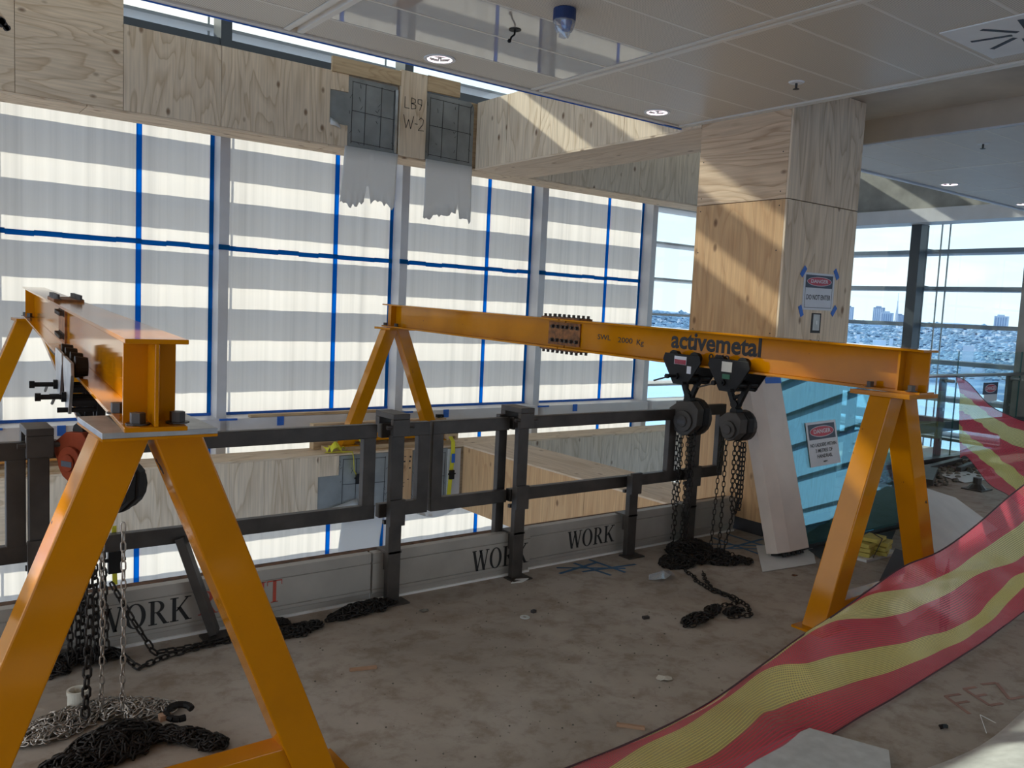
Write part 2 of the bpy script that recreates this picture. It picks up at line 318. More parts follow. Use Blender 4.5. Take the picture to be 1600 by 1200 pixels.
# ------------------------------------------------------------------ mesh helpers
class MB:
    def __init__(s): s.v = []; s.f = []; s.m = []; s.cur = 0; s.T = None; s.uv = None
    def add(s, vs, fs):
        b = len(s.v)
        if s.T is not None: vs = [s.T @ Vector(p) for p in vs]
        s.v += [tuple(p) for p in vs]
        for f in fs: s.f.append([b+i for i in f]); s.m.append(s.cur)
        return s
    def box(s, x0, x1, y0, y1, z0, z1):
        return s.add([(x0, y0, z0), (x1, y0, z0), (x1, y1, z0), (x0, y1, z0), (x0, y0, z1), (x1, y0, z1), (x1, y1, z1), (x0, y1, z1)],
                     [(0, 3, 2, 1), (4, 5, 6, 7), (0, 1, 5, 4), (1, 2, 6, 5), (2, 3, 7, 6), (3, 0, 4, 7)])
    def beam(s, p, q, w, h, ref=(0, 0, 1)):
        p, q = Vector(p), Vector(q); d = (q-p).normalized(); ref = Vector(ref)
        if abs(d.dot(ref)) > 0.98: ref = Vector((0, 1, 0))
        a = d.cross(ref).normalized(); b = a.cross(d).normalized()
        vs = []
        for c in (p, q):
            for i, j in ((-1, -1), (1, -1), (1, 1), (-1, 1)): vs.append(c + a*(w/2*i) + b*(h/2*j))
        return s.add(vs, [(3, 2, 1, 0), (4, 5, 6, 7), (0, 1, 5, 4), (1, 2, 6, 5), (2, 3, 7, 6), (3, 0, 4, 7)])
    def cyl(s, p, q, r, n=12, rq=None):
        p, q = Vector(p), Vector(q); d = (q-p).normalized(); ref = Vector((0, 0, 1)) if abs(d.z) < .9 else Vector((1, 0, 0))
        a = d.cross(ref).normalized(); b = d.cross(a); rq = r if rq is None else rq
        vs = [c + a*(rr*math.cos(2*math.pi*k/n)) + b*(rr*math.sin(2*math.pi*k/n)) for c, rr in ((p, r), (q, rq)) for k in range(n)]
        fs = [(k, (k+1) % n, n+(k+1) % n, n+k) for k in range(n)] + [tuple(range(n-1, -1, -1)), tuple(range(n, 2*n))]
        return s.add(vs, fs)
    def tube(s, pts, r, n=6):
        for a, b in zip(pts, pts[1:]):
            if (Vector(a)-Vector(b)).length > 1e-6: s.cyl(a, b, r, n)
        return s
    def prism(s, poly, off):            # closed polygon (3D points) extruded by vector off
        n = len(poly); off = Vector(off); vs = [Vector(p) for p in poly]; vs = vs + [p+off for p in vs]
        return s.add(vs, [tuple(range(n-1, -1, -1)), tuple(range(n, 2*n))] + [(k, (k+1) % n, n+(k+1) % n, n+k) for k in range(n)])
    def ball(s, c, r, n=10, m=6, sc=(1, 1, 1)):
        vs = [(c[0], c[1], c[2]-r*sc[2])]
        for i in range(1, m):
            t = math.pi*i/m
            for k in range(n):
                a = 2*math.pi*k/n
                vs.append((c[0]+r*sc[0]*math.sin(t)*math.cos(a), c[1]+r*sc[1]*math.sin(t)*math.sin(a), c[2]-r*sc[2]*math.cos(t)))
        vs.append((c[0], c[1], c[2]+r*sc[2])); L = len(vs)-1; fs = []
        for k in range(n): fs.append((0, 1+(k+1) % n, 1+k)); fs.append((L, L-n+k, L-n+(k+1) % n))
        for i in range(m-2):
            for k in range(n): fs.append((1+i*n+k, 1+i*n+(k+1) % n, 1+(i+1)*n+(k+1) % n, 1+(i+1)*n+k))
        return s.add(vs, fs)
    def ring(s, c, r1, r2, z0, z1, n=24):
        vs = []
        for r, z in ((r1, z0), (r2, z0), (r2, z1), (r1, z1)):
            for k in range(n): a = 2*math.pi*k/n; vs.append((c[0]+r*math.cos(a), c[1]+r*math.sin(a), z))
        fs = [(j*n+k, j*n+(k+1) % n, ((j+1) % 4)*n+(k+1) % n, ((j+1) % 4)*n+k) for j in range(4) for k in range(n)]
        return s.add(vs, fs)
    def grid(s, rows, thick=0.0):       # rows of points, optional solid thickness downwards
        n, m = len(rows), len(rows[0]); vs = [p for r in rows for p in r]
        fs = [(i*m+j, i*m+j+1, (i+1)*m+j+1, (i+1)*m+j) for i in range(n-1) for j in range(m-1)]
        if thick:
            b = len(vs); vs = vs + [(p[0], p[1], p[2]-thick) for p in vs]
            fs += [tuple(b+i for i in reversed(f)) for f in fs]
            rim = [j for j in range(m)] + [i*m+m-1 for i in range(1, n)] + [(n-1)*m+j for j in range(m-2, -1, -1)] + [i*m for i in range(n-2, 0, -1)]
            fs += [(rim[k], b+rim[k], b+rim[(k+1) % len(rim)], rim[(k+1) % len(rim)]) for k in range(len(rim))]
        return s.add(vs, fs)
    def mesh(s, name, mats, smooth=False):
        me = bpy.data.meshes.new(name); me.from_pydata(s.v, [], s.f)
        for m in (mats if isinstance(mats, (list, tuple)) else [mats]): me.materials.append(m)
        if any(s.m): me.polygons.foreach_set('material_index', s.m)
        if smooth: me.polygons.foreach_set('use_smooth', [True]*len(me.polygons))
        me.update(); return me
    def build(s, name, mats, parent=None, smooth=False, bevel=0.0, label=None, kind=None, fix=True):
        me = s.mesh(name, mats, smooth)
        if fix:
            import bmesh
            bm = bmesh.new(); bm.from_mesh(me); bmesh.ops.recalc_face_normals(bm, faces=bm.faces); bm.to_mesh(me); bm.free()
        o = bpy.data.objects.new(name, me); COL.objects.link(o); put(o, parent)
        if bevel:
            b = o.modifiers.new('bevel', 'BEVEL'); b.width = bevel; b.segments = 2; b.limit_method = 'ANGLE'
        if label: o['label'] = label
        if kind: o['kind'] = kind
        return o
def root_loc(p):
    l = Vector((0, 0, 0))
    while p is not None: l = l + p.location; p = p.parent
    return l
def put(o, parent):                     # child keeps world coordinates
    if parent is not None:
        o.parent = parent; o.location = Vector(o.location) - root_loc(parent)
def tag(o, label, cat, group=None, kind=None):
    o['label'] = label; o['category'] = cat
    if group: o['group'] = group
    if kind: o['kind'] = kind
    return o
def thing(name, label, cat, loc=(0, 0, 0), group=None):
    o = bpy.data.objects.new(name, None); o.location = loc; o.empty_display_size = 0.1; COL.objects.link(o)
    return tag(o, label, cat, group)
def dup(o, parent, loc):                # a further piece sharing mesh data
    c = o.copy(); COL.objects.link(c); c.parent = parent; c.location = Vector(loc) - root_loc(parent); return c
def piece(me, name, parent, loc, rot=None):
    o = bpy.data.objects.new(name, me); COL.objects.link(o); o.location = loc
    if rot is not None: o.rotation_euler = rot
    put(o, parent); return o
def text(body, size, M, mat, name, parent, thick=0.0008, bold=0.0, align='CENTER', sx=1.0):
    cu = bpy.data.curves.new(name, 'FONT'); cu.body = body; cu.size = size; cu.extrude = thick; cu.offset = bold
    cu.align_x = align; cu.align_y = 'CENTER'; cu.resolution_u = 3
    t = bpy.data.objects.new(name, cu); COL.objects.link(t)
    dg = bpy.context.evaluated_depsgraph_get(); me = bpy.data.meshes.new_from_object(t.evaluated_get(dg))
    bpy.data.objects.remove(t); bpy.data.curves.remove(cu)
    me.transform(M @ Matrix.Diagonal((sx, 1, 1, 1))); me.materials.clear(); me.materials.append(mat)
    o = bpy.data.objects.new(name, me); COL.objects.link(o); put(o, parent); return o
def basis(o, x, y):                     # matrix with local X, Y axes; Z = X x Y
    x, y = Vector(x).normalized(), Vector(y).normalized(); z = x.cross(y).normalized(); y = z.cross(x)
    return Matrix(((x.x, y.x, z.x, o[0]), (x.y, y.y, z.y, o[1]), (x.z, y.z, z.z, o[2]), (0, 0, 0, 1)))
# ---- chains
def link_mesh(pitch, wire, nM=8, nm=4):
    vs = []; hl = pitch*0.5 + wire*0.5; hw = wire*1.35
    for i in range(nM):
        a = 2*math.pi*(i+.5)/nM; ca, sa = math.cos(a), math.sin(a)
        c = Vector((math.copysign(abs(ca)**.7, ca)*hl, math.copysign(abs(sa)**.7, sa)*hw, 0)); nrm = Vector((ca, sa, 0))
        for j in range(nm):
            b = 2*math.pi*(j+.5)/nm; vs.append(c + nrm*(wire*.5*math.cos(b)) + Vector((0, 0, wire*.5*math.sin(b))))
    fs = [(i*nm+j, ((i+1) % nM)*nm+j, ((i+1) % nM)*nm+(j+1) % nm, i*nm+(j+1) % nm) for i in range(nM) for j in range(nm)]
    return np.array([tuple(v) for v in vs]), np.array(fs)
def chain_arrays(pts, pitch, wire, rnd=0.0, seed=1):
    rng = np.random.RandomState(seed)
    P = np.array(pts, float); L = np.r_[0, np.cumsum(np.linalg.norm(np.diff(P, axis=0), axis=1))]
    n = max(2, int(L[-1]/pitch)); s = (np.arange(n)+.5)*L[-1]/n
    C = np.stack([np.interp(s, L, P[:, k]) for k in range(3)], 1)
    e = pitch*.4
    D = np.stack([np.interp(s+e, L, P[:, k])-np.interp(s-e, L, P[:, k]) for k in range(3)], 1)
    D /= np.linalg.norm(D, axis=1, keepdims=True)+1e-9
    ref = np.tile(np.array([0.3, 0.9, 0.1]), (n, 1)); ref[np.abs(D@np.array([.3, .9, .1])) > .9] = (1, 0, 0)
    A = np.cross(D, ref); A /= np.linalg.norm(A, axis=1, keepdims=True)+1e-9; B = np.cross(D, A)
    th = np.where(np.arange(n) % 2 == 0, 0.35, 0.35+math.pi/2) + rng.uniform(-rnd, rnd, n)
    X = A*np.cos(th)[:, None]+B*np.sin(th)[:, None]; Z = np.cross(D, X)
    lv, lf = link_mesh(pitch, wire)
    V = C[:, None, :] + lv[None, :, 0:1]*D[:, None, :] + lv[None, :, 1:2]*X[:, None, :] + lv[None, :, 2:3]*Z[:, None, :]
    F = lf[None]+(np.arange(n)*len(lv))[:, None, None]
    return V.reshape(-1, 3), F.reshape(-1, 4)
def chain(name, strands, pitch, wire, mat, parent=None, rnd=0.0, kind=None, label=None):
    vs = []; fs = []; b = 0
    for k, p in enumerate(strands):
        V, F = chain_arrays(p, pitch, wire, rnd, k+3); vs.append(V); fs.append(F+b); b += len(V)
    V = np.concatenate(vs); F = np.concatenate(fs)
    if rnd: V[:, 2] = np.maximum(V[:, 2], 0.002)
    me = bpy.data.meshes.new(name); me.from_pydata(V.tolist(), [], F.tolist()); me.materials.append(mat)
    me.polygons.foreach_set('use_smooth', [True]*len(me.polygons))
    o = bpy.data.objects.new(name, me); COL.objects.link(o); put(o, parent)
    if kind: o['kind'] = kind
    if label: o['label'] = label
    return o
def heap_path(cx, cy, rx, ry, h, n, seed, ang=0.0, step=0.02):
    rng = np.random.RandomState(seed); p = np.array([0., 0.]); a = rng.uniform(0, 6.28); out = []; w = 0
    for k in range(n):
        w = w*.8 + rng.uniform(-.35, .35); a += w
        q = p + step*np.array([math.cos(a)/rx, math.sin(a)/ry])
        if q@q > 1:
            a += 2.2; q = p*0.97
        p = q; rr = p@p
        x, y = p[0]*rx, p[1]*ry
        out.append((cx+x*math.cos(ang)-y*math.sin(ang), cy+x*math.sin(ang)+y*math.cos(ang), 0.008+max(0, h*(1-rr))*rng.uniform(.35, 1.0)))
    P = np.array(out)
    for k in range(2): P[1:-1] = (P[:-2]+P[1:-1]*2+P[2:])/4
    return P

# ================================================================== SETTING
def struct(o): o['kind'] = 'structure'; return o
S_ = 'structure'
RX = 12.4                                  # right-hand facade
m = MB()
m.prism([(-5, -6, 0), (RX, -6, 0), (RX, 4.95, 0), (6.1, 4.95, 0), (6.1, 4.57, 0), (5.2, 4.57, 0), (5.2, 3.98, 0), (-5, 3.98, 0)], (0, 0, -.3))
FLOOR = m.build('floor', CONC, kind=S_)
MB().box(-5, RX, -6, 8.9, -4.3, -4.0).build('floor', CONC_GREY, kind=S_)  # unseen storey floor below, added to bounce light
m = MB(); m.box(-1.5, 5.19, 3.985, 4.05, .10, .225); m.box(-1.5, 5.19, 4.05, 4.10, .0, .24)
for k in range(26): m.box(-1.4+.25*k+.1*random.random(), -1.33+.25*k+.1*random.random()+.06, 4.0, 4.06, .225, .238+.01*random.random())
m.build('trim_1', FIRE, kind=S_)
# --- first ceiling
CE = MB().box(-5, 5.2, -6, 4.8, 3.128, 3.2).build('ceiling', CEIL_TRIM, kind=S_)
rowsY = [1.108, 1.52, 1.933, 2.345, 2.757, 3.169, 3.581, 3.993, 4.405, 4.745]
bays = [(.16, 1.86), (1.975, 3.63), (3.735, 5.13)]
shapes = {}
for bi, (x0, x1) in enumerate(bays):
    for j in range(len(rowsY)-1):
        w, d = x1-x0-.01, rowsY[j+1]-rowsY[j]-.014
        g = bi == 1 and j in (6, 7)
        key = (round(w, 3), round(d, 3), g)
        if key not in shapes:
            b = MB().box(-w/2, w/2, -d/2, d/2, 0, .022); shapes[key] = b.mesh('ceiling_tile', TILE_GLOSS if g else PERF)
        piece(shapes[key], 'ceiling_tile', CE, ((x0+x1)/2, (rowsY[j]+rowsY[j+1])/2, 3.104))
for x0, x1 in bays:
    for y in rowsY[1:-1]: MB().box(x0, x1, y-.0085, y+.0085, 3.1025, 3.128).build('grid_rail', CEIL_TRIM, CE)
for x0, x1 in ((1.86, 1.975), (3.63, 3.735)):
    MB().box(x0, x0+.035, -1, 4.75, 3.10, 3.128).box(x1-.035, x1, -1, 4.75, 3.10, 3.128).build('grid_rail', CEIL_TRIM, CE)
MB().box(-5, 5.2, 4.755, 4.8, 3.095, 3.128).build('edge_trim', CEIL_TRIM, CE)
MB().box(5.135, 5.16, -6, 4.755, 3.094, 3.128).box(5.172, 5.2, -6, 4.755, 3.094, 3.128).build('edge_trim', CEIL_TRIM, CE)
MB().box(-5, 5.2, 4.8, 4.806, 3.088, 3.135).box(5.0, 5.2, 4.78, 4.8, 3.088, 3.093).build('blue_tape', BLUE_TAPE, CE)
# --- soffit, fascia, second ceiling, slab and added unseen roof over the void
MB().box(5.2, 6.63, -6, 4.75, 3.29, 3.5).build('trim_2', SOFFIT, kind=S_)
MB().box(6.63, 6.68, -6, 4.75, 3.1, 3.5).build('trim_3', FASCIA, kind=S_)
C2 = MB().box(6.68, 12.1, -6, 4.75, 3.125, 3.5).build('ceiling', CEIL_TRIM, kind=S_)
rows2 = [.25, .66, 1.07, 1.48, 1.89, 2.3, 2.71, 3.12, 3.53, 3.94, 4.35, 4.70]
shapes = {}
for x0, x1 in ((6.72, 8.13), (8.19, 9.6), (9.66, 11.07), (11.13, 12.08)):
    for j in range(len(rows2)-1):
        w, d = x1-x0-.01, rows2[j+1]-rows2[j]-.012
        key = (round(w, 3), round(d, 3))
        if key not in shapes: shapes[key] = MB().box(-w/2, w/2, -d/2, d/2, 0, .022).mesh('ceiling_tile', TILE2)
        piece(shapes[key], 'ceiling_tile', C2, ((x0+x1)/2, (rows2[j]+rows2[j+1])/2, 3.1))
for x0, x1 in ((6.72, 8.13), (8.19, 9.6), (9.66, 11.07), (11.13, 12.08)):
    for y in rows2[4:-1]: MB().box(x0, x1, y-.008, y+.008, 3.0985, 3.125).build('grid_rail', CEIL_TRIM, C2)
for x in (8.16, 9.63, 11.1): MB().box(x-.025, x+.025, -1, 4.71, 3.0985, 3.125).build('grid_rail', CEIL_TRIM, C2)
MB().box(6.63, 12.1, 4.71, 4.75, 3.085, 3.125).build('edge_trim', WHITE_FRAME, C2)
MB().box(6.63, 6.66, -6, 4.72, 3.088, 3.1).build('edge_trim', WHITE_FRAME, C2)
MB().box(-5, RX, -6, 4.75, 3.52, 4.2).build('trim_4', CONC_GREY, kind=S_)
MB().box(-5, RX+.2, -6, 9.0, 7.0, 7.3).build('trim_5', CONC_GREY, kind=S_)  # unseen roof put in to keep skylight from pouring into the void
m = MB().box(12.1, 12.38, 4.75, 8.9, 3.29, 4.6); m.build('wall_right', CONC_GREY, kind=S_)
MB().box(12.0, 12.40, -6, 8.9, 3.09, 3.285).build('trim_6', WHITE_FRAME, kind=S_)
MB().box(12.15, 12.38, 4.62, 4.98, 0, 3.09).build('trim_7', CONC_GREY, kind=S_)

MB().box(-5, 3.5, -6.2, -6, 0, 4.2).build('wall_back_light_block', FASCIA, kind=S_)  # unseen wall added to cut light from behind; right part left open
# --- glass wall: one window per bay
TAPE_T = translucent('blue_tape_backlit', (0.008, 0.13, 0.38), (0.008, 0.40, 0.92), 0.62, False)
TAPE_D = translucent('blue_tape_dimmed', (0.008, 0.12, 0.34), (0.006, 0.30, 0.70), 0.38, False)  # darker copy: dimming by film behind and mullion shade put into colour
MX = [-1.33, .75, 2.83, 4.91, 6.98, 9.03, 10.75, 12.3]
for k in range(len(MX)-1):
    a, b = MX[k], MX[k+1]
    f = MB(); f.box(a-.05, a+.05, 8.70, 8.93, -3.99, 3.8)
    f.box(a+.05, b-.05, 8.58, 8.95, .19, .33)
    f.box(a+.05, b-.05, 8.80, 8.95, -3.99, -3.9)
    f.cur = 1
    f.box(a-.055, a+.055, 8.72, 8.95, 3.8, 6.99).box(a+.055, b-.055, 8.74, 8.95, 3.80, 4.13).box(a+.055, b-.055, 8.80, 8.95, 5.9, 6.0)
    w = f.build('window_%d' % (k+1), [WHITE_FRAME, DARK_FRAME], kind=S_)
    for z0, z1 in ((-3.9, .19), (.33, 3.8), (4.13, 5.9), (6.0, 6.99)):
        MB().box(a+.05, b-.05, 8.955, 8.965, z0, z1).build('glass_pane', PANE, w)
    if k < 5:
        sx = a+1.31; tw = .026
        for z0, z1 in ((-3.9, .2), (.325, 2.055), (2.097, 3.8)):
            for x0, x1 in ((a+.05, sx-.016), (sx+.016, b-.08)):
                q = MB(); n = 8
                q.grid([[(x0+(x1-x0)*i/n, 8.90+.004*math.sin(2.1*i+k), z) for z in (z0, z1)] for i in range(n+1)])
                q.build('film_sheet', FILM, w, fix=False)
            if z0 < 2.09:
                zt = z1 if z0 < 0 else 3.8
                MB().box(sx-tw, sx+tw, 8.888, 8.893, z0, zt).build('blue_tape', TAPE_T, w)
                MB().box(b-.092, b-.05, 8.886, 8.89, z0, zt).build('blue_tape', TAPE_D, w)
        t = MB(); n = 9
        for i in range(n):
            xa, xb = a-.05+(b-a)*i/n, a-.05+(b-a)*(i+1)/n; dz = .004*math.sin(3.7*i+k*1.3)
            yf = 8.69 if xb < a+.09 else 8.882
            t.box(xa, xb, yf, yf+.004, 2.05+dz, 2.10+dz)
        t.box(a-.055, a+.055, 8.69, 8.70, 2.048, 2.10)
        t.build('blue_tape', TAPE_D, w)
        t = MB().box(a+.04, b-.05, 8.878, 8.884, .325, .36).box(a-.06, a+.12, 8.56, 8.58, .315, .335).box(a+.55, a+.62, 8.565, 8.581, .24, .335); t.build('blue_tape', BLUE_TAPE, w)
BLADE = plain('white_ledge', (.88, .88, .87), .5, var=.02)
# --- right-hand facade
ys = [8.60, 6.52, 4.44, 2.36, .28, -1.8, -3.88, -5.9]
for k in range(len(ys)-1):
    a, b = ys[k], ys[k+1]
    f = MB().box(12.22, 12.45, a-.075, a+.075, -3.99 if a > 5 else 0.0, 3.09).box(12.30, 12.45, b+.075, a-.075, .16, .29).box(12.30, 12.45, b+.075, a-.075, -.02, .02)
    w = f.build('window_%d' % (8+k), DARK_FRAME, kind=S_)
    for z0, z1 in ((.02, .16), (.29, 3.09)): MB().box(12.40, 12.41, b+.075, a-.075, z0, z1).build('glass_pane', PANE, w)
    if a > 5: MB().box(12.40, 12.41, b+.075, a-.075, -3.9, -.02).build('glass_pane', PANE, w)
MB().box(9.3, 12.22, 5.6, 7.6, -.25, -.13).build('trim_8', BLADE, kind=S_)       # white ledge beyond the balustrade

# ================================================================== OUTSIDE
BLADE = translucent('pale_louvre_blade', (.82, .82, .84), (.62, .62, .65), .42, False)
ls_ = thing('louvre_screen', 'white horizontal sunshade blades outside the taped glass wall', 'louvres', (6, 9.4, 0))
me = MB().box(-9.5, 6.4, -.24, .24, -.0175, .0175).mesh('blade', BLADE)
for k in range(-9, 10): piece(me, 'blade', ls_, (6.0, 9.41, 1.6+.55*k))
for x in MX: MB().cyl((x, 9.3, -3.9), (x, 9.3, 6.9), .012, 8).build('rod', STAIN, ls_)
lr = thing('louvre_screen', 'white horizontal sunshade blades outside the clear right-hand windows', 'louvres', (12.8, 3, 0))
me = MB().box(-.22, .22, -7.5, 6.6, -.03, .03).mesh('blade', BLADE)
for k in range(-9, 10): piece(me, 'blade', lr, (12.82, 3.0, 1.63+.545*k))
for y in (6.36, 6.24, 1.4):
    MB().cyl((12.66, y, -3.9), (12.66, y, 6.9), .012, 8).build('rod', STAIN, lr)
for k in range(-2, 4): MB().beam((12.45, 6.52, 1.66+.545*k), (12.68, 6.30, 1.62+.545*k), .03, .03).build('bracket', GALV, lr)

# suburb, harbour, hills and towers, some kilometres away and 140 m below
def ringpt(az, d, z): a = math.radians(az); return (d*math.sin(a), d*math.cos(a), z)
m = MB(); rows = []
for d, dz in ((30, 0), (300, 0), (900, 0), (1500, 0), (2500, 0), (3300, 6), (4200, 22), (5500, 40), (7000, 75), (8200, 130), (8800, 166), (9200, 150), (10500, 90), (13000, 40)):
    rows.append([ringpt(-90+2.5*i, d, -140 + dz + dz*(.10*math.sin(i*1.7+d)+.08*math.sin(i*.6+d*.3))) for i in range(145)])
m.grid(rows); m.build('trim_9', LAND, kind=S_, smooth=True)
m = MB(); rows = []
for i in range(41):
    az = 5+2.2*i; rows.append([ringpt(az, 1150+120*math.sin(i*.9)+60*math.sin(i*2.3), -139.2), ringpt(az, 2600 + 700*math.sin(i*.35+.6) + 160*math.sin(i*1.9), -139.2)])
m.grid(rows); wat = m.build('harbour', WATER); tag(wat, 'blue harbour water seen far below through the clear glass', 'water')
m = MB(); rows = []
for i in range(121):
    az = -30+1.1*i; h = -140+175+34*math.sin(i*.23)+22*math.sin(i*.61+1)+9*math.sin(i*1.7)
    rows.append([ringpt(az, 12200, -150), ringpt(az, 12600, h*1.0), ringpt(az, 13400, -150)])
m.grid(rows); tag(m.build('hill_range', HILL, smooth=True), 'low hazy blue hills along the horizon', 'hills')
rg = random.Random(77)
TREES = plain('hazy_trees', (0.15, 0.255, 0.40), 0.95, var=0.35, scale=0.01, spec=0.0); HOUSES = plain('hazy_houses', (0.48, 0.57, 0.70), 0.9, var=0.1, scale=0.02, spec=0.0)  # tree and house colours already carry the haze of the distance
def land_z(d):
    P = ((2500, 0), (3300, 6), (4200, 22), (5500, 40), (7000, 75), (8200, 130), (8800, 166))
    for (a, za), (b, zb) in zip(P, P[1:]):
        if d <= b: return -140+za+(zb-za)*max(0, d-a)/(b-a)
    return -140+166
mt, mh = MB(), MB()
for k in range(7500):
    d = 2700*(8700/2700)**rg.random(); p = ringpt(rg.uniform(43, 71), d, land_z(d)); r_ = rg.uniform(.0022, .0052)*d; h_ = r_*rg.uniform(.5, .9)
    mt.add([(p[0]-r_, p[1], p[2]+h_*.4), (p[0], p[1]-r_, p[2]+h_*.35), (p[0]+r_, p[1], p[2]+h_*.4), (p[0], p[1]+r_, p[2]+h_*.45), (p[0], p[1], p[2]+h_), (p[0], p[1], p[2]-4)], [(0, 1, 4), (1, 2, 4), (2, 3, 4), (3, 0, 4), (1, 0, 5), (2, 1, 5)])
for k in range(650):
    d = 2650*(8600/2650)**rg.random(); p = ringpt(rg.uniform(43, 71), d, land_z(d)); w_ = rg.uniform(.0009, .0028)*d; h_ = rg.uniform(.0016, .0034)*d
    mh.box(p[0]-w_, p[0]+w_, p[1]-w_, p[1]+w_, p[2]-3, p[2]+h_)
tag(mt.build('suburb_trees', TREES, kind='stuff', fix=False), 'hazy blue-green suburb trees on the far shore', 'trees')
tag(mh.build('suburb_houses', HOUSES, kind='stuff', fix=False), 'tiny pale houses scattered among the trees of the far shore', 'houses')
def tower(name, az, d, w, ztop, mat, label, cat='building', steps=True):
    p = Vector(ringpt(az, d, -140)); a = math.radians(az); t = Vector((math.cos(a), -math.sin(a), 0)); f = Vector((math.sin(a), math.cos(a), 0))
    r = thing(name, label, cat, p)
    def blk(n, u0, u1, z0, z1, dep, mt):
        q = [p+t*u0-f*dep/2, p+t*u1-f*dep/2, p+t*u1+f*dep/2, p+t*u0+f*dep/2]
        MB().prism([(v.x, v.y, z0) for v in q], (0, 0, z1-z0)).build(n, mt, r)
    blk('body', -w/2, w/2, -140, ztop, w*.7, mat)
    if steps:
        blk('roof_block', -w*.3, w*.2, ztop, ztop+w*.12, w*.4, mat)
        n = 5
        for k in range(n): blk('window_strip', -w*.42+w*.84*k/n, -w*.42+w*.84*(k+.55)/n, -100, ztop-w*.1, w*.72, HAZE_PALE if mat is HAZE_BLD else HAZE_BLD)
    return r
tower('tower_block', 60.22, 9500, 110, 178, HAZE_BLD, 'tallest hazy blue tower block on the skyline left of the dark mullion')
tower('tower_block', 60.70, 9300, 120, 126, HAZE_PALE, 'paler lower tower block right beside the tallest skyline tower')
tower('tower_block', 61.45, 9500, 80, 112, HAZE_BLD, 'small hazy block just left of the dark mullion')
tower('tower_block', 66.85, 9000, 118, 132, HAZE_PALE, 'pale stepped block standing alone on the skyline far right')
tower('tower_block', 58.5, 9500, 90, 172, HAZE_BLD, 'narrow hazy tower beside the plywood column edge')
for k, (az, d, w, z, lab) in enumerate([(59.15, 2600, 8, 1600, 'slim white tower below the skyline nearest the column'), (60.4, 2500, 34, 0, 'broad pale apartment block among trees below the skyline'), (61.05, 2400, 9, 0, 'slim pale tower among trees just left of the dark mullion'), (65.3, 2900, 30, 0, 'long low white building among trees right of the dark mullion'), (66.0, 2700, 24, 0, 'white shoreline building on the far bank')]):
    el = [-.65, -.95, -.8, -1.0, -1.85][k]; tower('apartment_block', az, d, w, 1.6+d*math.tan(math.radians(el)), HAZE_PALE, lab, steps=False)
p = Vector(ringpt(61.24, 9400, -140)); r = thing('lattice_mast', 'tall thin broadcast mast on the skyline left of the dark mullion', 'mast', p)
m = MB()
for sx, sy in ((-20, -20), (20, -20), (20, 20), (-20, 20)): m.beam(p+Vector((sx, sy, 0)), p+Vector((0, 0, 390)), 5, 5)
for k in range(8):
    z = 40+44*k; q = 20*(1-z/390)
    m.beam(p+Vector((-q, -q, z)), p+Vector((q, q, z)), 3.5, 3.5).beam(p+Vector((-q, q, z)), p+Vector((q, -q, z)), 3.5, 3.5)
m.build('lattice', HAZE_PALE, r); MB().beam(p+Vector((0, 0, 385)), p+Vector((0, 0, 470)), 4, 4).build('antenna', HAZE_PALE, r)
p = Vector(ringpt(64.63, 1790, -139)); r = thing('sailing_boat', 'tiny white sailing boat on the harbour beyond the balustrade', 'boat', p)
MB().prism([(p.x-6, p.y, p.z), (p.x+6, p.y, p.z), (p.x+7.5, p.y, p.z+1.6), (p.x-7, p.y, p.z+1.6)], (0, 3, 0)).build('hull', WHITE, r)
MB().prism([(p.x-4, p.y+1.2, p.z+2.5), (p.x+4, p.y+1.2, p.z+2.5), (p.x+.5, p.y+1.2, p.z+17)], (0, .2, 0)).build('sail', WHITE, r)

# ================================================================== PLYWOOD-CLAD COLUMN AND BEAMS
def pb(name, par, mat, x0, x1, y0, y1, z0, z1): return MB().box(x0, x1, y0, y1, z0, z1).build(name, mat, par, bevel=.0015)
co = thing('plywood_column', 'tall square column boxed in plywood with a danger sign on it', 'column', (5.65, 4.15, 0))
pb('core', co, TIMBER, 5.222, 6.08, 3.772, 4.55, .0, 3.26)
pb('plywood_panel', co, PLY_WARM, 5.2, 5.218, 3.754, 4.57, .10, 2.463)
pb('plywood_panel', co, PLY_COLY, 5.2, 5.218, 3.754, 4.57, 2.469, 3.285)
pb('plywood_panel', co, PLY_Z, 5.2, 6.1, 3.735, 3.753, .10, 2.463)
pb('plywood_panel', co, PLY_Z, 5.2, 6.1, 3.735, 3.753, 2.469, 3.285)
pb('plywood_panel', co, PLY_Z, 6.082, 6.1, 3.754, 4.57, .10, 3.285)
pb('plinth', co, MAT, 5.21, 6.09, 3.748, 4.56, 0, .098)
def screws(par, pts, nrm):
    m = MB()
    for p in pts:
        p = Vector(p); m.cyl(p, p+Vector(nrm)*.0015, .005, 6)
    m.build('screw_heads', PEN, par, kind='stuff')
m = MB()
for p in [(.80+.02*math.cos(k*2.1)+.01*k/3, 3.575+.03*math.sin(k*1.7)) for k in range(7)]: m.cyl((p[0], 7.7285, p[1]), (p[0], 7.7302, p[1]), .022, 9)
STAIN_BLOT = m
screws(co, [(5.2, y, z) for y in (3.80, 4.53) for z in (.3, .9, 1.5, 2.1, 2.42, 2.52, 2.8, 3.1)], (-1, 0, 0))
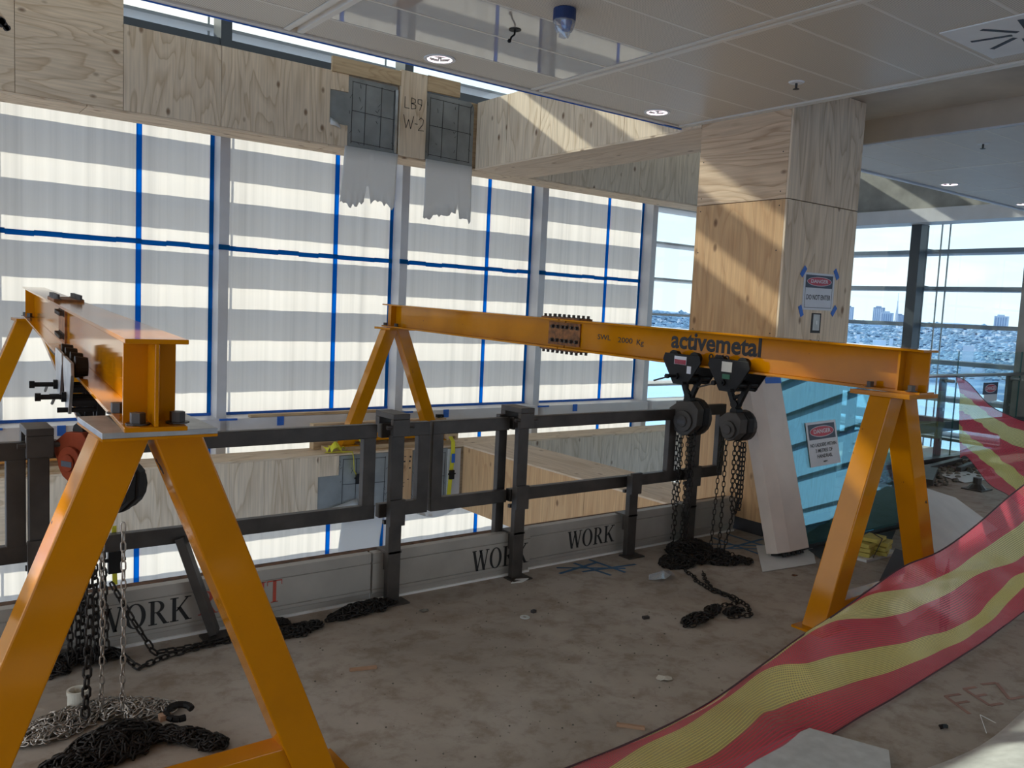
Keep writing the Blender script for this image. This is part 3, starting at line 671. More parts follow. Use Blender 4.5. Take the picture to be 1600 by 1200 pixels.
# ---- upper beam
ub = thing('plywood_beam', 'plywood-clad beam across the top of the taped windows', 'beam', (4, 7.9, 3.08))
pb('core', ub, TIMBER, -2.2, 12.0, 7.752, 8.10, 3.085, 3.765)
for x0, x1 in ((-2.2, -.95), (-.947, .884), (.888, 1.664)): pb('plywood_panel', ub, PLY_X, x0, x1, 7.73, 7.749, 3.08, 4.02)
for x0, x1 in ((1.668, 2.468), (2.472, 3.502)): pb('plywood_panel', ub, PLY_Z, x0, x1, 7.73, 7.749, 3.08, 3.775)
pb('plywood_patch', ub, PLY_Z, 3.503, 3.69, 7.727, 7.747, 3.60, 3.78)
pb('plywood_patch', ub, PLY_Z, 3.503, 3.69, 7.727, 7.747, 3.08, 3.285)
STAIN_BLOT.build('burn_mark', PEN, ub, kind='stuff')
pb('top_board', ub, TIMBER, 3.505, 4.245, 7.70, 7.735, 3.765, 3.905)
pb('top_board', ub, TIMBER, 4.56, 4.955, 7.70, 7.735, 3.775, 3.93)
pb('upright_board', ub, PLY_Z, 4.25, 4.555, 7.705, 7.74, 3.08, 3.925)
for x0, x1 in ((5.95, 6.27), (6.274, 7.7), (7.704, 9.1), (9.104, 12.0)): pb('plywood_panel', ub, PLY_PALE, x0, x1, 7.73, 7.749, 3.08, 3.77)
for x0, x1 in ((-2.2, 1.39), (1.396, 3.5), (3.504, 5.2), (5.204, 7.7), (7.704, 9.4), (9.404, 12.0)): pb('soffit_board', ub, PLY_X, x0, x1, 7.735, 8.12, 3.062, 3.079)
def marked(par, x0, x1, z0, z1, y, seed, ear=None, rnd=0.0):
    poly = [(x0, y, z0), (x1, y, z0)]
    if rnd: poly += [(x1-rnd+rnd*math.cos(a), y, z1-rnd+rnd*math.sin(a)) for a in (0, .4, .8, 1.2, 1.57)]
    else: poly += [(x1, y, z1)]
    poly += [(x0, y, z1)]
    if ear: poly += [(x0, y, ear[2]), (ear[0], y, ear[2]), (ear[0], y, ear[1]), (x0, y, ear[1])]
    MB().prism(poly, (0, .02, 0)).build('marked_board', MARKED, par)
    rng = random.Random(seed); m = MB(); yl = y-.0012; w, h = x1-x0, z1-z0
    def ln(a, b, t=.0055): m.beam((a[0], yl, a[1]), (b[0], yl, b[1]), .002, t, (0, 0, 1) if abs(a[0]-b[0]) > abs(a[1]-b[1]) else (1, 0, 0))
    for fx in (.08, .34, .66, .92): ln((x0+w*fx, z0+.04), (x0+w*(fx+.01), z1-.04))
    for fz in (.08, .52, .93): ln((x0+w*.08, z0+h*(fz+.01)), (x1-w*.06, z0+h*(fz-.01)))
    for k in range(16):
        x = x0+w*rng.choice((.04, .95, .25, .6)); z = z0+h*rng.random()*.9+.02; ln((x, z), (x+rng.uniform(-.03, .03), z+rng.uniform(.01, .04)), .003)
    m.build('marker_lines', PEN, par)
marked(ub, 3.69, 4.235, 3.085, 3.755, 7.738, 1, (3.50, 3.288, 3.598))
marked(ub, 4.565, 5.165, 3.085, 3.76, 7.738, 2, None, .07)
pb('edge_strip', ub, GALV, 4.205, 4.235, 7.724, 7.737, 3.10, 3.72)
def strokes(par, lines, o, sx, sz, mat, nm, y, t=.006):
    m = MB()
    for ln in lines:
        for a, b in zip(ln, ln[1:]):
            A = (o[0]+a[0]*sx, y, o[1]+a[1]*sz); B = (o[0]+b[0]*sx, y, o[1]+b[1]*sz); m.beam(A, B, .002, t, (0, 1, 0) if 0 else (0, 0, 1) if abs(A[0]-B[0]) > 1e-4 else (1, 0, 0))
    m.build(nm, mat, par)
# hand-written marks between the boards: L B9 / W-2
LB = [[(0, 1), (0, 0), (.35, 0)], [(.5, 0), (.5, 1), (.8, .9), (.8, .6), (.5, .5), (.85, .4), (.85, .1), (.5, 0)], [(1.3, .5), (1.0, .6), (1.0, .95), (1.3, 1), (1.3, .5), (1.15, 0)]]
W2 = [[(0, 1), (.2, 0), (.38, .7), (.55, 0), (.75, 1)], [(.85, .45), (1.05, .45)], [(1.15, .8), (1.3, 1), (1.5, .85), (1.45, .5), (1.12, 0), (1.55, .02)]]
strokes(ub, LB, (4.30, 3.56), .15, .11, PEN, 'handwriting', 7.703)
strokes(ub, W2, (4.29, 3.36), .155, .13, PEN, 'handwriting', 7.703)
# ---- upper bulkhead from the column to the glass wall
uk = thing('plywood_bulkhead', 'upper plywood bulkhead from column to glass wall with diagonal sun streaks', 'bulkhead', (5.55, 6.2, 3.08))
pb('core', uk, TIMBER, 5.222, 5.90, 4.575, 7.727, 3.083, 3.765)
for y0, y1 in ((4.575, 5.448), (5.452, 6.622), (6.626, 7.173), (7.177, 7.727)): pb('plywood_panel', uk, PLY_Z, 5.2, 5.219, y0, y1, 3.08, 3.77)
for y0, y1 in ((4.575, 6.3), (6.304, 7.727)): pb('soffit_board', uk, PLY_Y, 5.2, 5.92, y0, y1, 3.062, 3.0795)
pb('plywood_panel', uk, PLY_PALE, 5.902, 5.92, 4.575, 7.727, 3.08, 3.77)
# ---- lower beam and bulkhead
lb = thing('plywood_beam', 'plywood-clad beam crossing the void below the windows, carrying the far trestles', 'beam', (4, 7.9, -.66))
pb('core', lb, TIMBER, -2.2, 12.0, 7.752, 8.13, -.65, .035)
for x0, x1 in ((-2.2, .9), (.904, 2.448), (2.452, 3.48)): pb('plywood_panel', lb, PLY_X if x0 < 0.5 else PLY_Z, x0, x1, 7.73, 7.749, -.66, .036)
pb('plywood_patch', lb, PLY_Z, 3.481, 3.70, 7.727, 7.747, -.165, .036)
pb('upright_board', lb, PLY_WARM, 4.29, 4.54, 7.71, 7.74, -.60, .05)
for x0, x1 in ((5.95, 7.3), (7.304, 9.0), (9.004, 12.0)): pb('plywood_panel', lb, PLY_PALE, x0, x1, 7.73, 7.749, -.66, .036)
for x0, x1 in ((-2.2, 1.8), (1.804, 3.6), (3.604, 5.19), (5.194, 6.9), (6.904, 9), (9.004, 12.0)): pb('top_board', lb, PLY_X, x0, x1, 7.73, 8.15, .037, .055)
marked(lb, 3.70, 4.27, -.60, .03, 7.738, 5, (3.482, -.50, -.168)); marked(lb, 4.56, 5.0, -.60, .03, 7.738, 6)
pb('white_strip', lb, PAPER, 5.0, 5.17, 7.73, 7.737, -.62, .02)
m = MB(); rg = random.Random(5)
for k in range(14): m.box(*(lambda x, z: (x, x+.02, 7.7065, 7.709, z, z+.006+.012*rg.random()))(4.31+.2*rg.random(), -.35+.36*rg.random()))
m.build('burn_marks', PEN, lb, kind='stuff')
lk = thing('plywood_bulkhead', 'lower plywood bulkhead running from the column out over the void', 'bulkhead', (5.55, 6.2, -.66))
pb('core', lk, TIMBER, 5.222, 5.88, 4.59, 7.727, -.65, .035)
for y0, y1 in ((4.59, 5.7), (5.704, 7.727)): pb('plywood_panel', lk, PLY_WARM, 5.2, 5.219, y0, y1, -.66, .036)
for y0, y1 in ((4.59, 6.1), (6.104, 7.727)): pb('top_board', lk, PLY_Y, 5.195, 5.9, y0, y1, .037, .055)
pb('plywood_panel', lk, PLY_PALE, 5.882, 5.9, 4.59, 7.727, -.66, .036)
# ---- torn building paper hanging from the upper and lower beams
def torn(x0, x1, zt, zb, y, label, seed, slit=None, nm='torn_paper_sheet', lean=0.0):
    rng = random.Random(seed); n = 26; rows = []
    for i in range(n+1):
        t = i/n; x = x0+(x1-x0)*t; d = rng.uniform(-.03, .025)+.03*math.sin(t*7+seed)
        if slit and abs(t-slit[0]) < .025: d = slit[1]
        rows.append([(x+lean*s+.01*math.sin(5*t+seed)*s, y-.012*math.sin(6*t+3*s)*s-.004, zt+(zb+d-zt)*s) for s in (0, .25, .5, .75, 1)])
    m = MB(); m.grid(rows); o = m.build(nm, PAPER, smooth=True, fix=False)
    s = o.modifiers.new('thickness', 'SOLIDIFY'); s.thickness = .002
    return tag(o, label, 'paper')
torn(3.66, 4.245, 3.09, 2.56, 7.715, 'torn white building paper hanging below the left marked board', 3, (.52, .17), lean=-.04)
torn(4.57, 5.15, 3.09, 2.53, 7.715, 'torn white building paper hanging below the right marked board', 4, (.70, .16))
torn(3.75, 4.22, -.52, -1.5, 7.70, 'crumpled white paper hanging under the lower beam behind the left stanchion', 6, None, lean=-.12)
o = MB().grid([[(3.50+.02*i, 7.73-.04*math.sin(i*.5+.3)-.004*j, 3.335-.012*i-.035*j*(1-i/9)) for j in range(3)] for i in range(10)], .002).build('curled_paper_flap', PAPER, smooth=True); tag(o, 'small curled white paper flap sticking out of the left marked board', 'paper')
o = MB().grid([[(3.55+.05*i, 7.70-.02*j, -.50-.06*j+.012*i) for j in range(3)] for i in range(8)], .002).build('curled_paper_flap', PAPER, smooth=True); tag(o, 'folded white paper flap at the foot of the lower marked board', 'paper')
o = MB().grid([[(4.5+.1*i, 7.69-.03*j, -.60-.05*j*math.sin(i*.5)) for j in range(3)] for i in range(8)], .002).build('curled_paper_flap', PAPER, smooth=True); tag(o, 'loose white paper sagging under the lower beam right of centre', 'paper')

# ================================================================== GUARD RAIL
GR = 'dark steel guard rail frames'
def frame(label, x0, x1, ends, zt=.957, zb=.525, y=3.95, slope=0.0):
    r = thing('guard_rail_frame', label, 'railing', ((x0+x1)/2, y, zb-.08), GR)
    z = lambda x: slope*(x-x0)
    MB().beam((x0, y, zt-.037+z(x0)), (x1, y, zt-.037+z(x1)), .045, .075).build('top_rail', STEEL, r, bevel=.004)
    MB().beam((x0, y, zb-.037+z(x0)), (x1, y, zb-.037+z(x1)), .045, .075).build('bottom_rail', STEEL, r, bevel=.004)
    for e in ends: MB().box(e-.036, e+.036, y-.022, y+.022, zb-.005+z(e), zt-.07+z(e)).build('stile', STEEL, r, bevel=.004)
    return r
frame('leftmost guard rail frame, cut by the left picture edge', -.9, .60, (-.86, .445))
frame('long guard rail frame behind the near yellow trestle', .62, 2.095, (2.055,))
frame('narrow guard rail frame in front of the far trestle', 2.12, 2.42, (2.385,))
frame('guard rail frame left of the middle stanchion with the yellow strap behind it', 2.44, 2.965, (2.475,))
frame('guard rail frame in front of the lower bulkhead', 2.99, 4.44, (4.375,), .957, .525)
frame('short guard rail frame ending at the plywood column', 4.46, 4.93, (4.90,), .975, .525)
def stanchion(x, label, ztop=1.0, head=True, low=0.0):
    r = thing('stanchion', label, 'post', (x, 3.93, 0), 'guard rail stanchions')
    MB().box(x-.038, x+.038, 3.86, 3.90, .0, ztop-.12 if head else ztop).build('post', STEEL, r, bevel=.004)
    MB().box(x-.032, x+.032, 3.903, 3.924, .17, .262).box(x-.042, x+.042, 3.86, 3.985, .2655, .277).build('clip', STEEL, r)
    MB().box(x-.07, x+.07, 3.80, 3.90, 0, .008).build('base_plate', STEEL, r)
    if head:
        m = MB().box(x-.05, x+.05, 3.83, 4.03, ztop-.03, ztop).box(x-.05, x+.05, 3.83, 3.86, ztop-.12, ztop-.03).box(x-.05, x+.05, 3.985, 4.03, ztop-.12, ztop-.03)
        m.build('clamp_head', STEEL, r, bevel=.003)
        MB().cyl((x-.08, 3.845, ztop-.07), (x+.08, 3.845, ztop-.07), .011, 8).build('clamp_bolt', BOLT, r)
    m = MB().box(x-.045, x+.045, 3.84, 3.86, .42, .56); m.box(x-.045, x+.045, 3.905, 3.925, .42, .44); m.build('bracket', STEEL, r)
    return r
stanchion(.52, 'stanchion at far left with clamp head over the rail', 1.025)
stanchion(2.185, 'stanchion beside the far yellow trestle, its clamp head open', 1.02)
s3 = stanchion(3.02, 'double stanchion in the middle above the WORK lettering', 1.022)
MB().box(2.925, 2.985, 3.975, 4.015, .0, .97).build('rear_post', STEEL, s3, bevel=.004)
stanchion(3.965, 'short stanchion rising only to the lower rail', .54, False)
stanchion(4.55, 'stanchion behind the hanging hoist chains', 1.0)
r = thing('stanchion', 'slanted steel brace under the rail behind the near trestle', 'post', (1.15, 3.9, 0), 'guard rail stanchions')
MB().beam((1.10, 3.93, .48), (1.24, 3.86, .02), .075, .04).build('post', STEEL, r, bevel=.004); MB().box(1.18, 1.31, 3.80, 3.9, 0, .01).build('base_plate', STEEL, r)
# toe boards with stencilled lettering
def glyph(m, ch, ox, oz, s, y, d=.0015):
    P = lambda x, z: (ox+x*s, y, oz+z*s)
    def quad(*pts): m.prism([P(*p) for p in pts], (0, d, 0))
    def stroke(a, b, w): quad((a[0]-w/2, a[1]), (a[0]+w/2, a[1]), (b[0]+w/2, b[1]), (b[0]-w/2, b[1]))
    def rect(a, b, c, e): quad((a, b), (c, b), (c, e), (a, e))
    def arc(cx, cz, rx, rz, ix, iz, t0, t1, n=16):
        for k in range(n):
            a, b = t0+(t1-t0)*k/n, t0+(t1-t0)*(k+1)/n
            quad((cx+rx*math.cos(a), cz+rz*math.sin(a)), (cx+rx*math.cos(b), cz+rz*math.sin(b)), (cx+ix*math.cos(b), cz+iz*math.sin(b)), (cx+ix*math.cos(a), cz+iz*math.sin(a)))
    TAU = 2*math.pi
    if ch == 'W':
        stroke((.13, 1), (.40, 0), .17); stroke((.66, 1), (.40, 0), .07); stroke((.60, 1), (.90, 0), .17); stroke((1.12, 1), (.90, 0), .07)
        rect(0, .96, .30, 1); rect(.50, .96, .76, 1); rect(.99, .96, 1.25, 1); return 1.25
    if ch in 'OG':
        if ch == 'O': arc(.46, .5, .45, .52, .27, .48, 0, TAU, 24)
        else: arc(.46, .5, .45, .52, .27, .48, .75, TAU-.1, 20); rect(.70, .02, .86, .45); rect(.60, .42, .95, .46)
        return .98
    if ch == 'R':
        rect(.10, 0, .27, 1); rect(0, 0, .38, .04); rect(0, .96, .34, 1); arc(.34, .745, .36, .255, .19, .215, -math.pi/2, math.pi/2)
        rect(.26, .96, .36, 1); rect(.26, .49, .36, .53); stroke((.42, .5), (.76, 0), .18); rect(.66, 0, .92, .04); return .92
    if ch == 'K':
        rect(.10, 0, .27, 1); rect(0, 0, .38, .04); rect(0, .96, .38, 1); stroke((.80, .98), (.28, .42), .08); stroke((.40, .58), (.80, 0), .19); rect(.66, .96, .96, 1); rect(.68, 0, .98, .04); return .98
    if ch == 'H':
        rect(.10, 0, .26, 1); rect(.62, 0, .78, 1); rect(.26, .48, .62, .53)
        for x in (0, .52): rect(x, 0, x+.36, .04); rect(x, .96, x+.36, 1)
        return .9
    if ch == 'I': rect(.10, 0, .27, 1); rect(0, 0, .37, .04); rect(0, .96, .37, 1); return .40
    if ch == 'T':
        rect(.30, 0, .47, 1); rect(.20, 0, .57, .04); rect(0, .95, .77, 1); rect(0, .78, .03, 1); rect(.74, .78, .77, 1); return .79
    return .5
def word(s, x0, x1, z0, h, y, mat, par):
    m = MB(); x = 0.0; tmp = MB(); w = sum(glyph(tmp, c, 0, 0, 1, 0) for c in s) + .04*(len(s)-1)
    sx = (x1-x0)/(w*h)
    for c in s: x += glyph(m, c, x0/sx+x*h, z0, h, y)+.04
    m.v = [(a[0]*sx, a[1], a[2]) for a in m.v]
    return m.build('lettering', mat, par)
def toe(label, x0, x1, ya, zt=.262):
    r = thing('toe_board', label, 'board', ((x0+x1)/2, ya, 0), 'aluminium toe boards')
    m = MB(); d = .03
    m.prism([(x0, ya+.008, .012), (x0, ya+.008, .04), (x0, ya, .045), (x0, ya, .062), (x0, ya+.006, .064), (x0, ya+.006, .068), (x0, ya, .07), (x0, ya, .205), (x0, ya+.006, .207), (x0, ya+.006, .212), (x0, ya, .214),
             (x0, ya, zt), (x0, ya+d+.02, zt), (x0, ya+d+.02, zt-.01), (x0, ya+d, zt-.012), (x0, ya+d, .012)], (x1-x0, 0, 0))
    m.build('plank', ALU, r); MB().box(x0, x1, ya-.004, ya+.03, .0, .0125).build('foot_strip', WHITE, r)
    return r
t1 = toe('left aluminium toe board reading WORK and red HT', -.9, 2.085, 3.932)
word('WORK', .735, 1.155, .082, .112, 3.9305, INK, t1); word('RIGHT', 1.185, 1.595, .09, .112, 3.9305, RED_INK, t1)
t2 = toe('middle aluminium toe board with WORK behind its stanchion', 2.095, 3.16, 3.926, .264)
word('WORK', 2.735, 3.145, .062, .122, 3.9245, INK, t2)
t3 = toe('right aluminium toe board reading WORK beside the short stanchion', 3.15, 5.15, 3.958)
word('WORK', 3.49, 3.90, .085, .112, 3.9565, INK, t3)

# ================================================================== GANTRIES
BW, TF, TW = .16, .013, .011
def bolt_mesh(r=.021, h=.032):
    m = MB(); m.cyl((0, 0, 0), (0, 0, .004), r*1.5, 10); m.cyl((0, 0, .004), (0, 0, h), r, 6); return m.mesh('bolt', BOLT)
BOLT_ME = bolt_mesh(); BOLT_S = bolt_mesh(.012, .024)
def girder(root, near, far, D, splice, stiff):
    n, f = Vector(near), Vector(far); L = (f-n).length
    T = basis(n, (f-n).cross(Vector((0, 0, 1))), f-n)      # x right, y along, z up
    def add(nm, fn, mat, par, **k):
        m = MB(); m.T = T; fn(m); return m.build(nm, mat, par, **k)
    def isec(m, y0, y1):
        m.box(-BW/2, BW/2, y0, y1, 0, TF).box(-BW/2, BW/2, y0, y1, D-TF, D).box(-TW/2, TW/2, y0, y1, TF, D-TF)
    g = add('girder', lambda m: (isec(m, 0, splice-.004), isec(m, splice+.004, L)), ORANGE, root, bevel=.002)
    for y in stiff:
        for s in (-1, 1): add('stiffener', lambda m: m.box(min(s*TW/2, s*(BW/2-.012)), max(s*TW/2, s*(BW/2-.012)), y, y+.012, TF, D-TF), ORANGE, g)
    sl = .19
    for s in (-1, 1):
        add('splice_plate', lambda m: m.box(min(s*TW/2, s*(TW/2+.012)), max(s*TW/2, s*(TW/2+.012)), splice-sl, splice+sl, .03, D-.03), RUST, g)
    add('splice_plate', lambda m: m.box(-BW/2+.01, BW/2-.01, splice-sl-.04, splice+sl+.04, D, D+.012), RUST, g)
    add('splice_plate', lambda m: m.box(-BW/2+.01, BW/2-.01, splice-sl-.04, splice+sl+.04, -.012, 0), RUST, g)
    def bolt(p, ax):
        o = bpy.data.objects.new('bolt', BOLT_S); COL.objects.link(o)
        w = T @ Vector(p); d = (T.to_3x3() @ Vector(ax)).normalized()
        o.rotation_euler = d.to_track_quat('Z', 'Y').to_euler(); o.location = w; put(o, g)
    for k in range(6):
        y = splice + (-.155+.06*k if k < 3 else -.155+.07+.06*(k-1)-.02)
        for z in (.065, D-.065):
            for s in (-1, 1): bolt((s*(TW/2+.012), y, z), (s, 0, 0))
    for k in range(8):
        y = splice-.2+.057*k
        for x in (-.052, .052): bolt((x, y, D+.012), (0, 0, 1)); bolt((x, y, -.012), (0, 0, -1))
    return g, T, L
def trestle(root, cx, cy, zt, z0, spread=.535, lw=.13, ld=.125, brace=(.04, .14), topmat=GALV):
    m = MB(); m.box(cx-.15, cx+.15, cy-.17, cy+.17, zt-.016, zt); m.cur = 1; m.box(cx-.15, cx+.15, cy-.171, cy+.171, zt-.024, zt-.016)
    m.build('top_plate', [topmat, ORANGE], root, bevel=.001)
    for s in (-1, 1):
        # box-section leg, cut level top and bottom
        xt, xb = cx+s*.068, cx+s*spread; w = lw/2*1.06; zt_ = zt-.024
        def leg(m, w, d): m.prism([(xt-w, cy-d, zt_), (xt+w, cy-d, zt_), (xb+w, cy-d, z0+.012), (xb-w, cy-d, z0+.012)], (0, 2*d, 0))
        m = MB(); leg(m, w, ld/2); m.build('leg', ORANGE, root, bevel=.006)
        MB().box(xb-w-.045, xb+w+.045, cy-ld/2-.03, cy+ld/2+.03, z0, z0+.012).build('foot_plate', ORANGE, root)
    f = lambda z: spread+(0.068-spread)*(z-z0)/(zt-z0)
    zb = z0+brace[0]; zc = z0+brace[1]
    m = MB().prism([(cx-f(zb)+lw/2+.02-.03, cy-.045, zb), (cx+f(zb)-lw/2-.02+.03, cy-.045, zb), (cx+f(zc)-lw/2+.02, cy-.045, zc), (cx-f(zc)+lw/2-.02, cy-.045, zc)], (0, .09, 0))
    m.build('brace', ORANGE, root, bevel=.004)
    for dx in (-.052, .052):
        for dy in (-.125, .11):
            o = bpy.data.objects.new('bolt', BOLT_ME); COL.objects.link(o); o.location = (cx+dx, cy+dy, zt+TF); put(o, root)
g1 = thing('gantry', 'near left orange gantry crane with its trestle in the foreground', 'gantry crane', (.62, 2.55, 0))
g2 = thing('gantry', 'right orange gantry crane lettered activemetal reaching across the void', 'gantry crane', (4.46, 2.42, 0))
gd1, T1, L1 = girder(g1, (.598, 2.37, 1.222), (1.045, 8.02, 1.335), .25, 2.75, (.115, 5.5))
gd2, T2, L2 = girder(g2, (4.475, 2.25, 1.238), (4.375, 8.04, 1.338), .24, 2.93, (.13, 5.62))
trestle(g1, .615, 2.55, 1.2235, 0.0)
trestle(g2, 4.465, 2.43, 1.24, 0.0, topmat=ORANGE)
trestle(g1, 1.035, 7.90, 1.331, .055+.05, .53, topmat=ORANGE)
trestle(g2, 4.378, 7.90, 1.334, .055+.05, .53, topmat=ORANGE)
# lettering on the right girder's left web
def on_web(T, y, z): return T @ Vector((-TW/2-.0012, y, z))
X_ = -(T2.to_3x3() @ Vector((0, 1, 0))); Z_ = T2.to_3x3() @ Vector((0, 0, 1))
def web_text(body, ya, z, size, mat, bold=0.0, sx=1.0):
    o = on_web(T2, ya, z); return text(body, size, basis(o, X_, Z_), mat, 'lettering', gd2, .0006, bold, 'LEFT', sx)
def fit_text(body, y0, y1, z, size, mat, bold):      # from y0 (left end) to y1 along the web
    cu = bpy.data.curves.new('measure', 'FONT'); cu.body = body; cu.size = size; cu.offset = bold
    t = bpy.data.objects.new('measure', cu); COL.objects.link(t); bpy.context.view_layer.update(); w = t.dimensions.x
    bpy.data.objects.remove(t); bpy.data.curves.remove(cu)
    return web_text(body, y0, z, size, mat, bold, abs(y0-y1)/w)
def y_of(Y): return (Y-2.25)/(8.04-2.25)*L2
fit_text('activemetal', y_of(4.055), y_of(3.31), .158, .165, INK, .0045)
fit_text('0649', y_of(3.72), y_of(3.55), .065, .07, INK, .0015)
fit_text('SWL', y_of(4.80), y_of(4.66), .125, .055, INK, .0004)
fit_text('2000', y_of(4.58), y_of(4.43), .118, .055, INK, .0004)
fit_text('Kg', y_of(4.39), y_of(4.32), .115, .055, INK, .0004)

# ================================================================== TROLLEYS, HOISTS, CHAINS
def trolley(label, T, y, plate_mat, rod_side=-1, tags=None, seed=0):
    c = T @ Vector((0, y, 0)); r = thing('beam_trolley', label, 'trolley', c, 'trolleys on the gantry beams')
    def add(nm, fn, mat, par=r, **k):
        m = MB(); m.T = T; fn(m); return m.build(nm, mat, par, **k)
    for s in (-1, 1):
        x = s*(BW/2+.022)
        poly = [(x, y-.15, .075), (x, y-.165, .03), (x, y-.06, -.13), (x, y+.06, -.13), (x, y+.165, .03), (x, y+.15, .075)]
        sp = add('side_plate', lambda m: m.prism(poly, (s*.012, 0, 0)), plate_mat if s < 0 else BLACK, bevel=.002)
        for dy in (-.09, .09): add('wheel', lambda m: m.cyl((x-s*.008, y+dy, .055), (x-s*.052, y+dy, .055), .042, 16, .036), BLACK)
        if tags and s < 0:
            for (a, b, c0, c1, mt) in tags: add('label_plate', lambda m: m.box(x-.0145, x-.0125, y+a, y+b, c0, c1), mt, sp)
    add('spindle', lambda m: m.cyl((-.215 if rod_side < 0 else -.14, y+.03, -.075), (.15, y+.03, -.075), .010, 10), BLACK)
    add('spindle_nut', lambda m: m.cyl((-.22, y+.03, -.075), (-.20, y+.03, -.075), .017, 6), BLACK)
    add('spindle_nut', lambda m: m.cyl((-.13, y+.03, -.075), (-.105, y+.03, -.075), .022, 6), BLACK)
    add('tie_bar', lambda m: m.cyl((-.15, y-.05, -.115), (.13, y-.05, -.115), .010, 10), BLACK)
    add('tommy_bar', lambda m: m.cyl((-.15, y+.06, -.08), (-.15, y+.20, -.125), .006, 6), BOLT)
    for d in (-1, 1): add('hanger_arm', lambda m: m.beam((0, y+d*.085, -.07), (0, y+d*.018, -.215), .03, .03), BLACK)
    add('hanger_bar', lambda m: m.cyl((-.10, y-.07, -.085), (.10, y-.07, -.085), .016, 10), BLACK)
    add('shackle', lambda m: m.cyl((-.03, y, -.215), (.03, y, -.215), .026, 12), BLACK)
    return r
def hoist(label, c, size, body_mat, cover_mat, yaw_=0.0, strands=(), bright=(), top=None, bundle=True, mesh_kind=None):
    c = Vector(c); r = thing('chain_hoist', label, 'hoist', c, 'chain hoists on the gantries')
    T = Matrix.Translation(c) @ Matrix.Rotation(yaw_, 4, 'Z'); s = size
    def add(nm, fn, mat, par=r, **k):
        m = MB(); m.T = T; fn(m); return m.build(nm, mat, par, **k)
    shape = [(-.9, .55), (-.5, .95), (.35, .9), (1.0, .45), (.95, .05), (.55, -.75), (.1, -1.0), (-.35, -.85), (-.85, -.35)]
    add('body', lambda m: m.prism([(.02, p[0]*s, p[1]*s) for p in shape], (.06, 0, 0)), body_mat, bevel=.008)
    add('gear_cover', lambda m: (m.prism([(-.055, p[0]*s*.93, p[1]*s*.93) for p in shape], (.07, 0, 0)), m.cyl((-.055, 0, -.02), (-.072, 0, -.02), s*.55, 18), m.cyl((-.072, 0, -.02), (-.082, 0, -.02), s*.3, 14)), cover_mat, bevel=.004)
    add('hand_wheel', lambda m: (m.cyl((.085, .02, 0), (.12, .02, 0), s*.98, 20), m.cyl((.12, .02, 0), (.135, .02, 0), s*.75, 20)), cover_mat, bevel=.004)
    add('top_hook', lambda m: (m.tube([(0, 0, s*.85), (0, 0, s*1.2), (0, .03, s*1.45), (0, .028, s*1.75), (0, -.02, s*1.9), (0, -.045, s*1.65)], .014, 8), m.cyl((-.03, 0, s*.9), (.03, 0, s*.9), .03, 10)), BLACK)
    add('name_plate', lambda m: m.box(-.0835, -.0825, -.03, .03, -.035, -.012), BOLT)
    for k, (pts, pitch, wire) in enumerate(strands): chain('chain', [pts], pitch, wire, CHAIN, r)
    for k, (pts, pitch, wire) in enumerate(bright): chain('chain', [pts], pitch, wire, CHAIN_BRIGHT, r, label='bright zinc chain')
    return r
def vert(x, y, z0, z1, dx=0, dy=0): return [(x, y, z0), (x+dx*.5+.004, y+dy*.5, (z0+z1)/2), (x+dx, y+dy, z1)]
def loop(x, y, z0, zb, w):
    return [(x, y+w, z0), (x, y+w*.95, zb+.08), (x, y+w*.5, zb+.01), (x, y, zb), (x, y-w*.5, zb+.01), (x, y-w*.95, zb+.08), (x, y-w, z0)]
ta = trolley('trolley with red and white maker label on the right beam', T2, y_of(3.86), BLACK, tags=((-.045, .06, .005, .06, SIGN_WHITE), (-.043, .058, .006, .038, SIGN_RED), (-.09, -.055, -.05, .0, SIGN_WHITE)))
tb = trolley('trolley with pale square label nearer the lettering end of the right beam', T2, y_of(3.47), BLACK, rod_side=1, tags=((-.03, .05, -.005, .06, CREAM), (-.02, .04, -.05, -.02, plain('green_label', (.01, .10, .045), .5))))
hx = 4.445
hoist('big grey chain hoist under the red-labelled trolley', (hx, 3.86, .905), .135, BLACK, GREYCAST, .1, strands=(
    (vert(hx, 3.95, .80, .03, .02, .02), .034, .0085), (vert(hx-.02, 3.905, .79, .04), .034, .0085), (vert(hx+.03, 3.88, .79, .05), .030, .008), (vert(hx+.05, 3.86, .79, .05), .030, .008),
    (vert(hx-.03, 3.88, .79, .32), .030, .008), (vert(hx, 3.84, .79, .30), .030, .008), (vert(hx-.03, 3.765, .83, .06, -.02, .0), .034, .007)))
hoist('smaller dark chain hoist under the pale-labelled trolley', (hx+.01, 3.47, .90), .105, BLACK, GREYCAST, -.05, strands=(
    (vert(hx, 3.565, .82, .04, .0, .03), .034, .007), (vert(hx, 3.525, .80, .04, .0, .0), .034, .0075), (loop(hx, 3.425, .80, .34, .028), .030, .0085), (loop(hx+.03, 3.42, .80, .36, .02), .030, .0085),
    ([(hx, 3.43, .36), (hx+.01, 3.46, .22), (hx+.0, 3.49, .04)], .034, .0075)))
LX = lambda y: T1 @ Vector((0, (y-2.37)/(8.02-2.37)*L1, 0))
y1 = lambda Y: (Y-2.37)/(8.02-2.37)*L1
tc = trolley('trolley with pale worn side plate nearer the camera on the left beam', T1, y1(3.62), GALV)
td = trolley('trolley with pale worn side plate farther along the left beam', T1, y1(4.02), GALV)
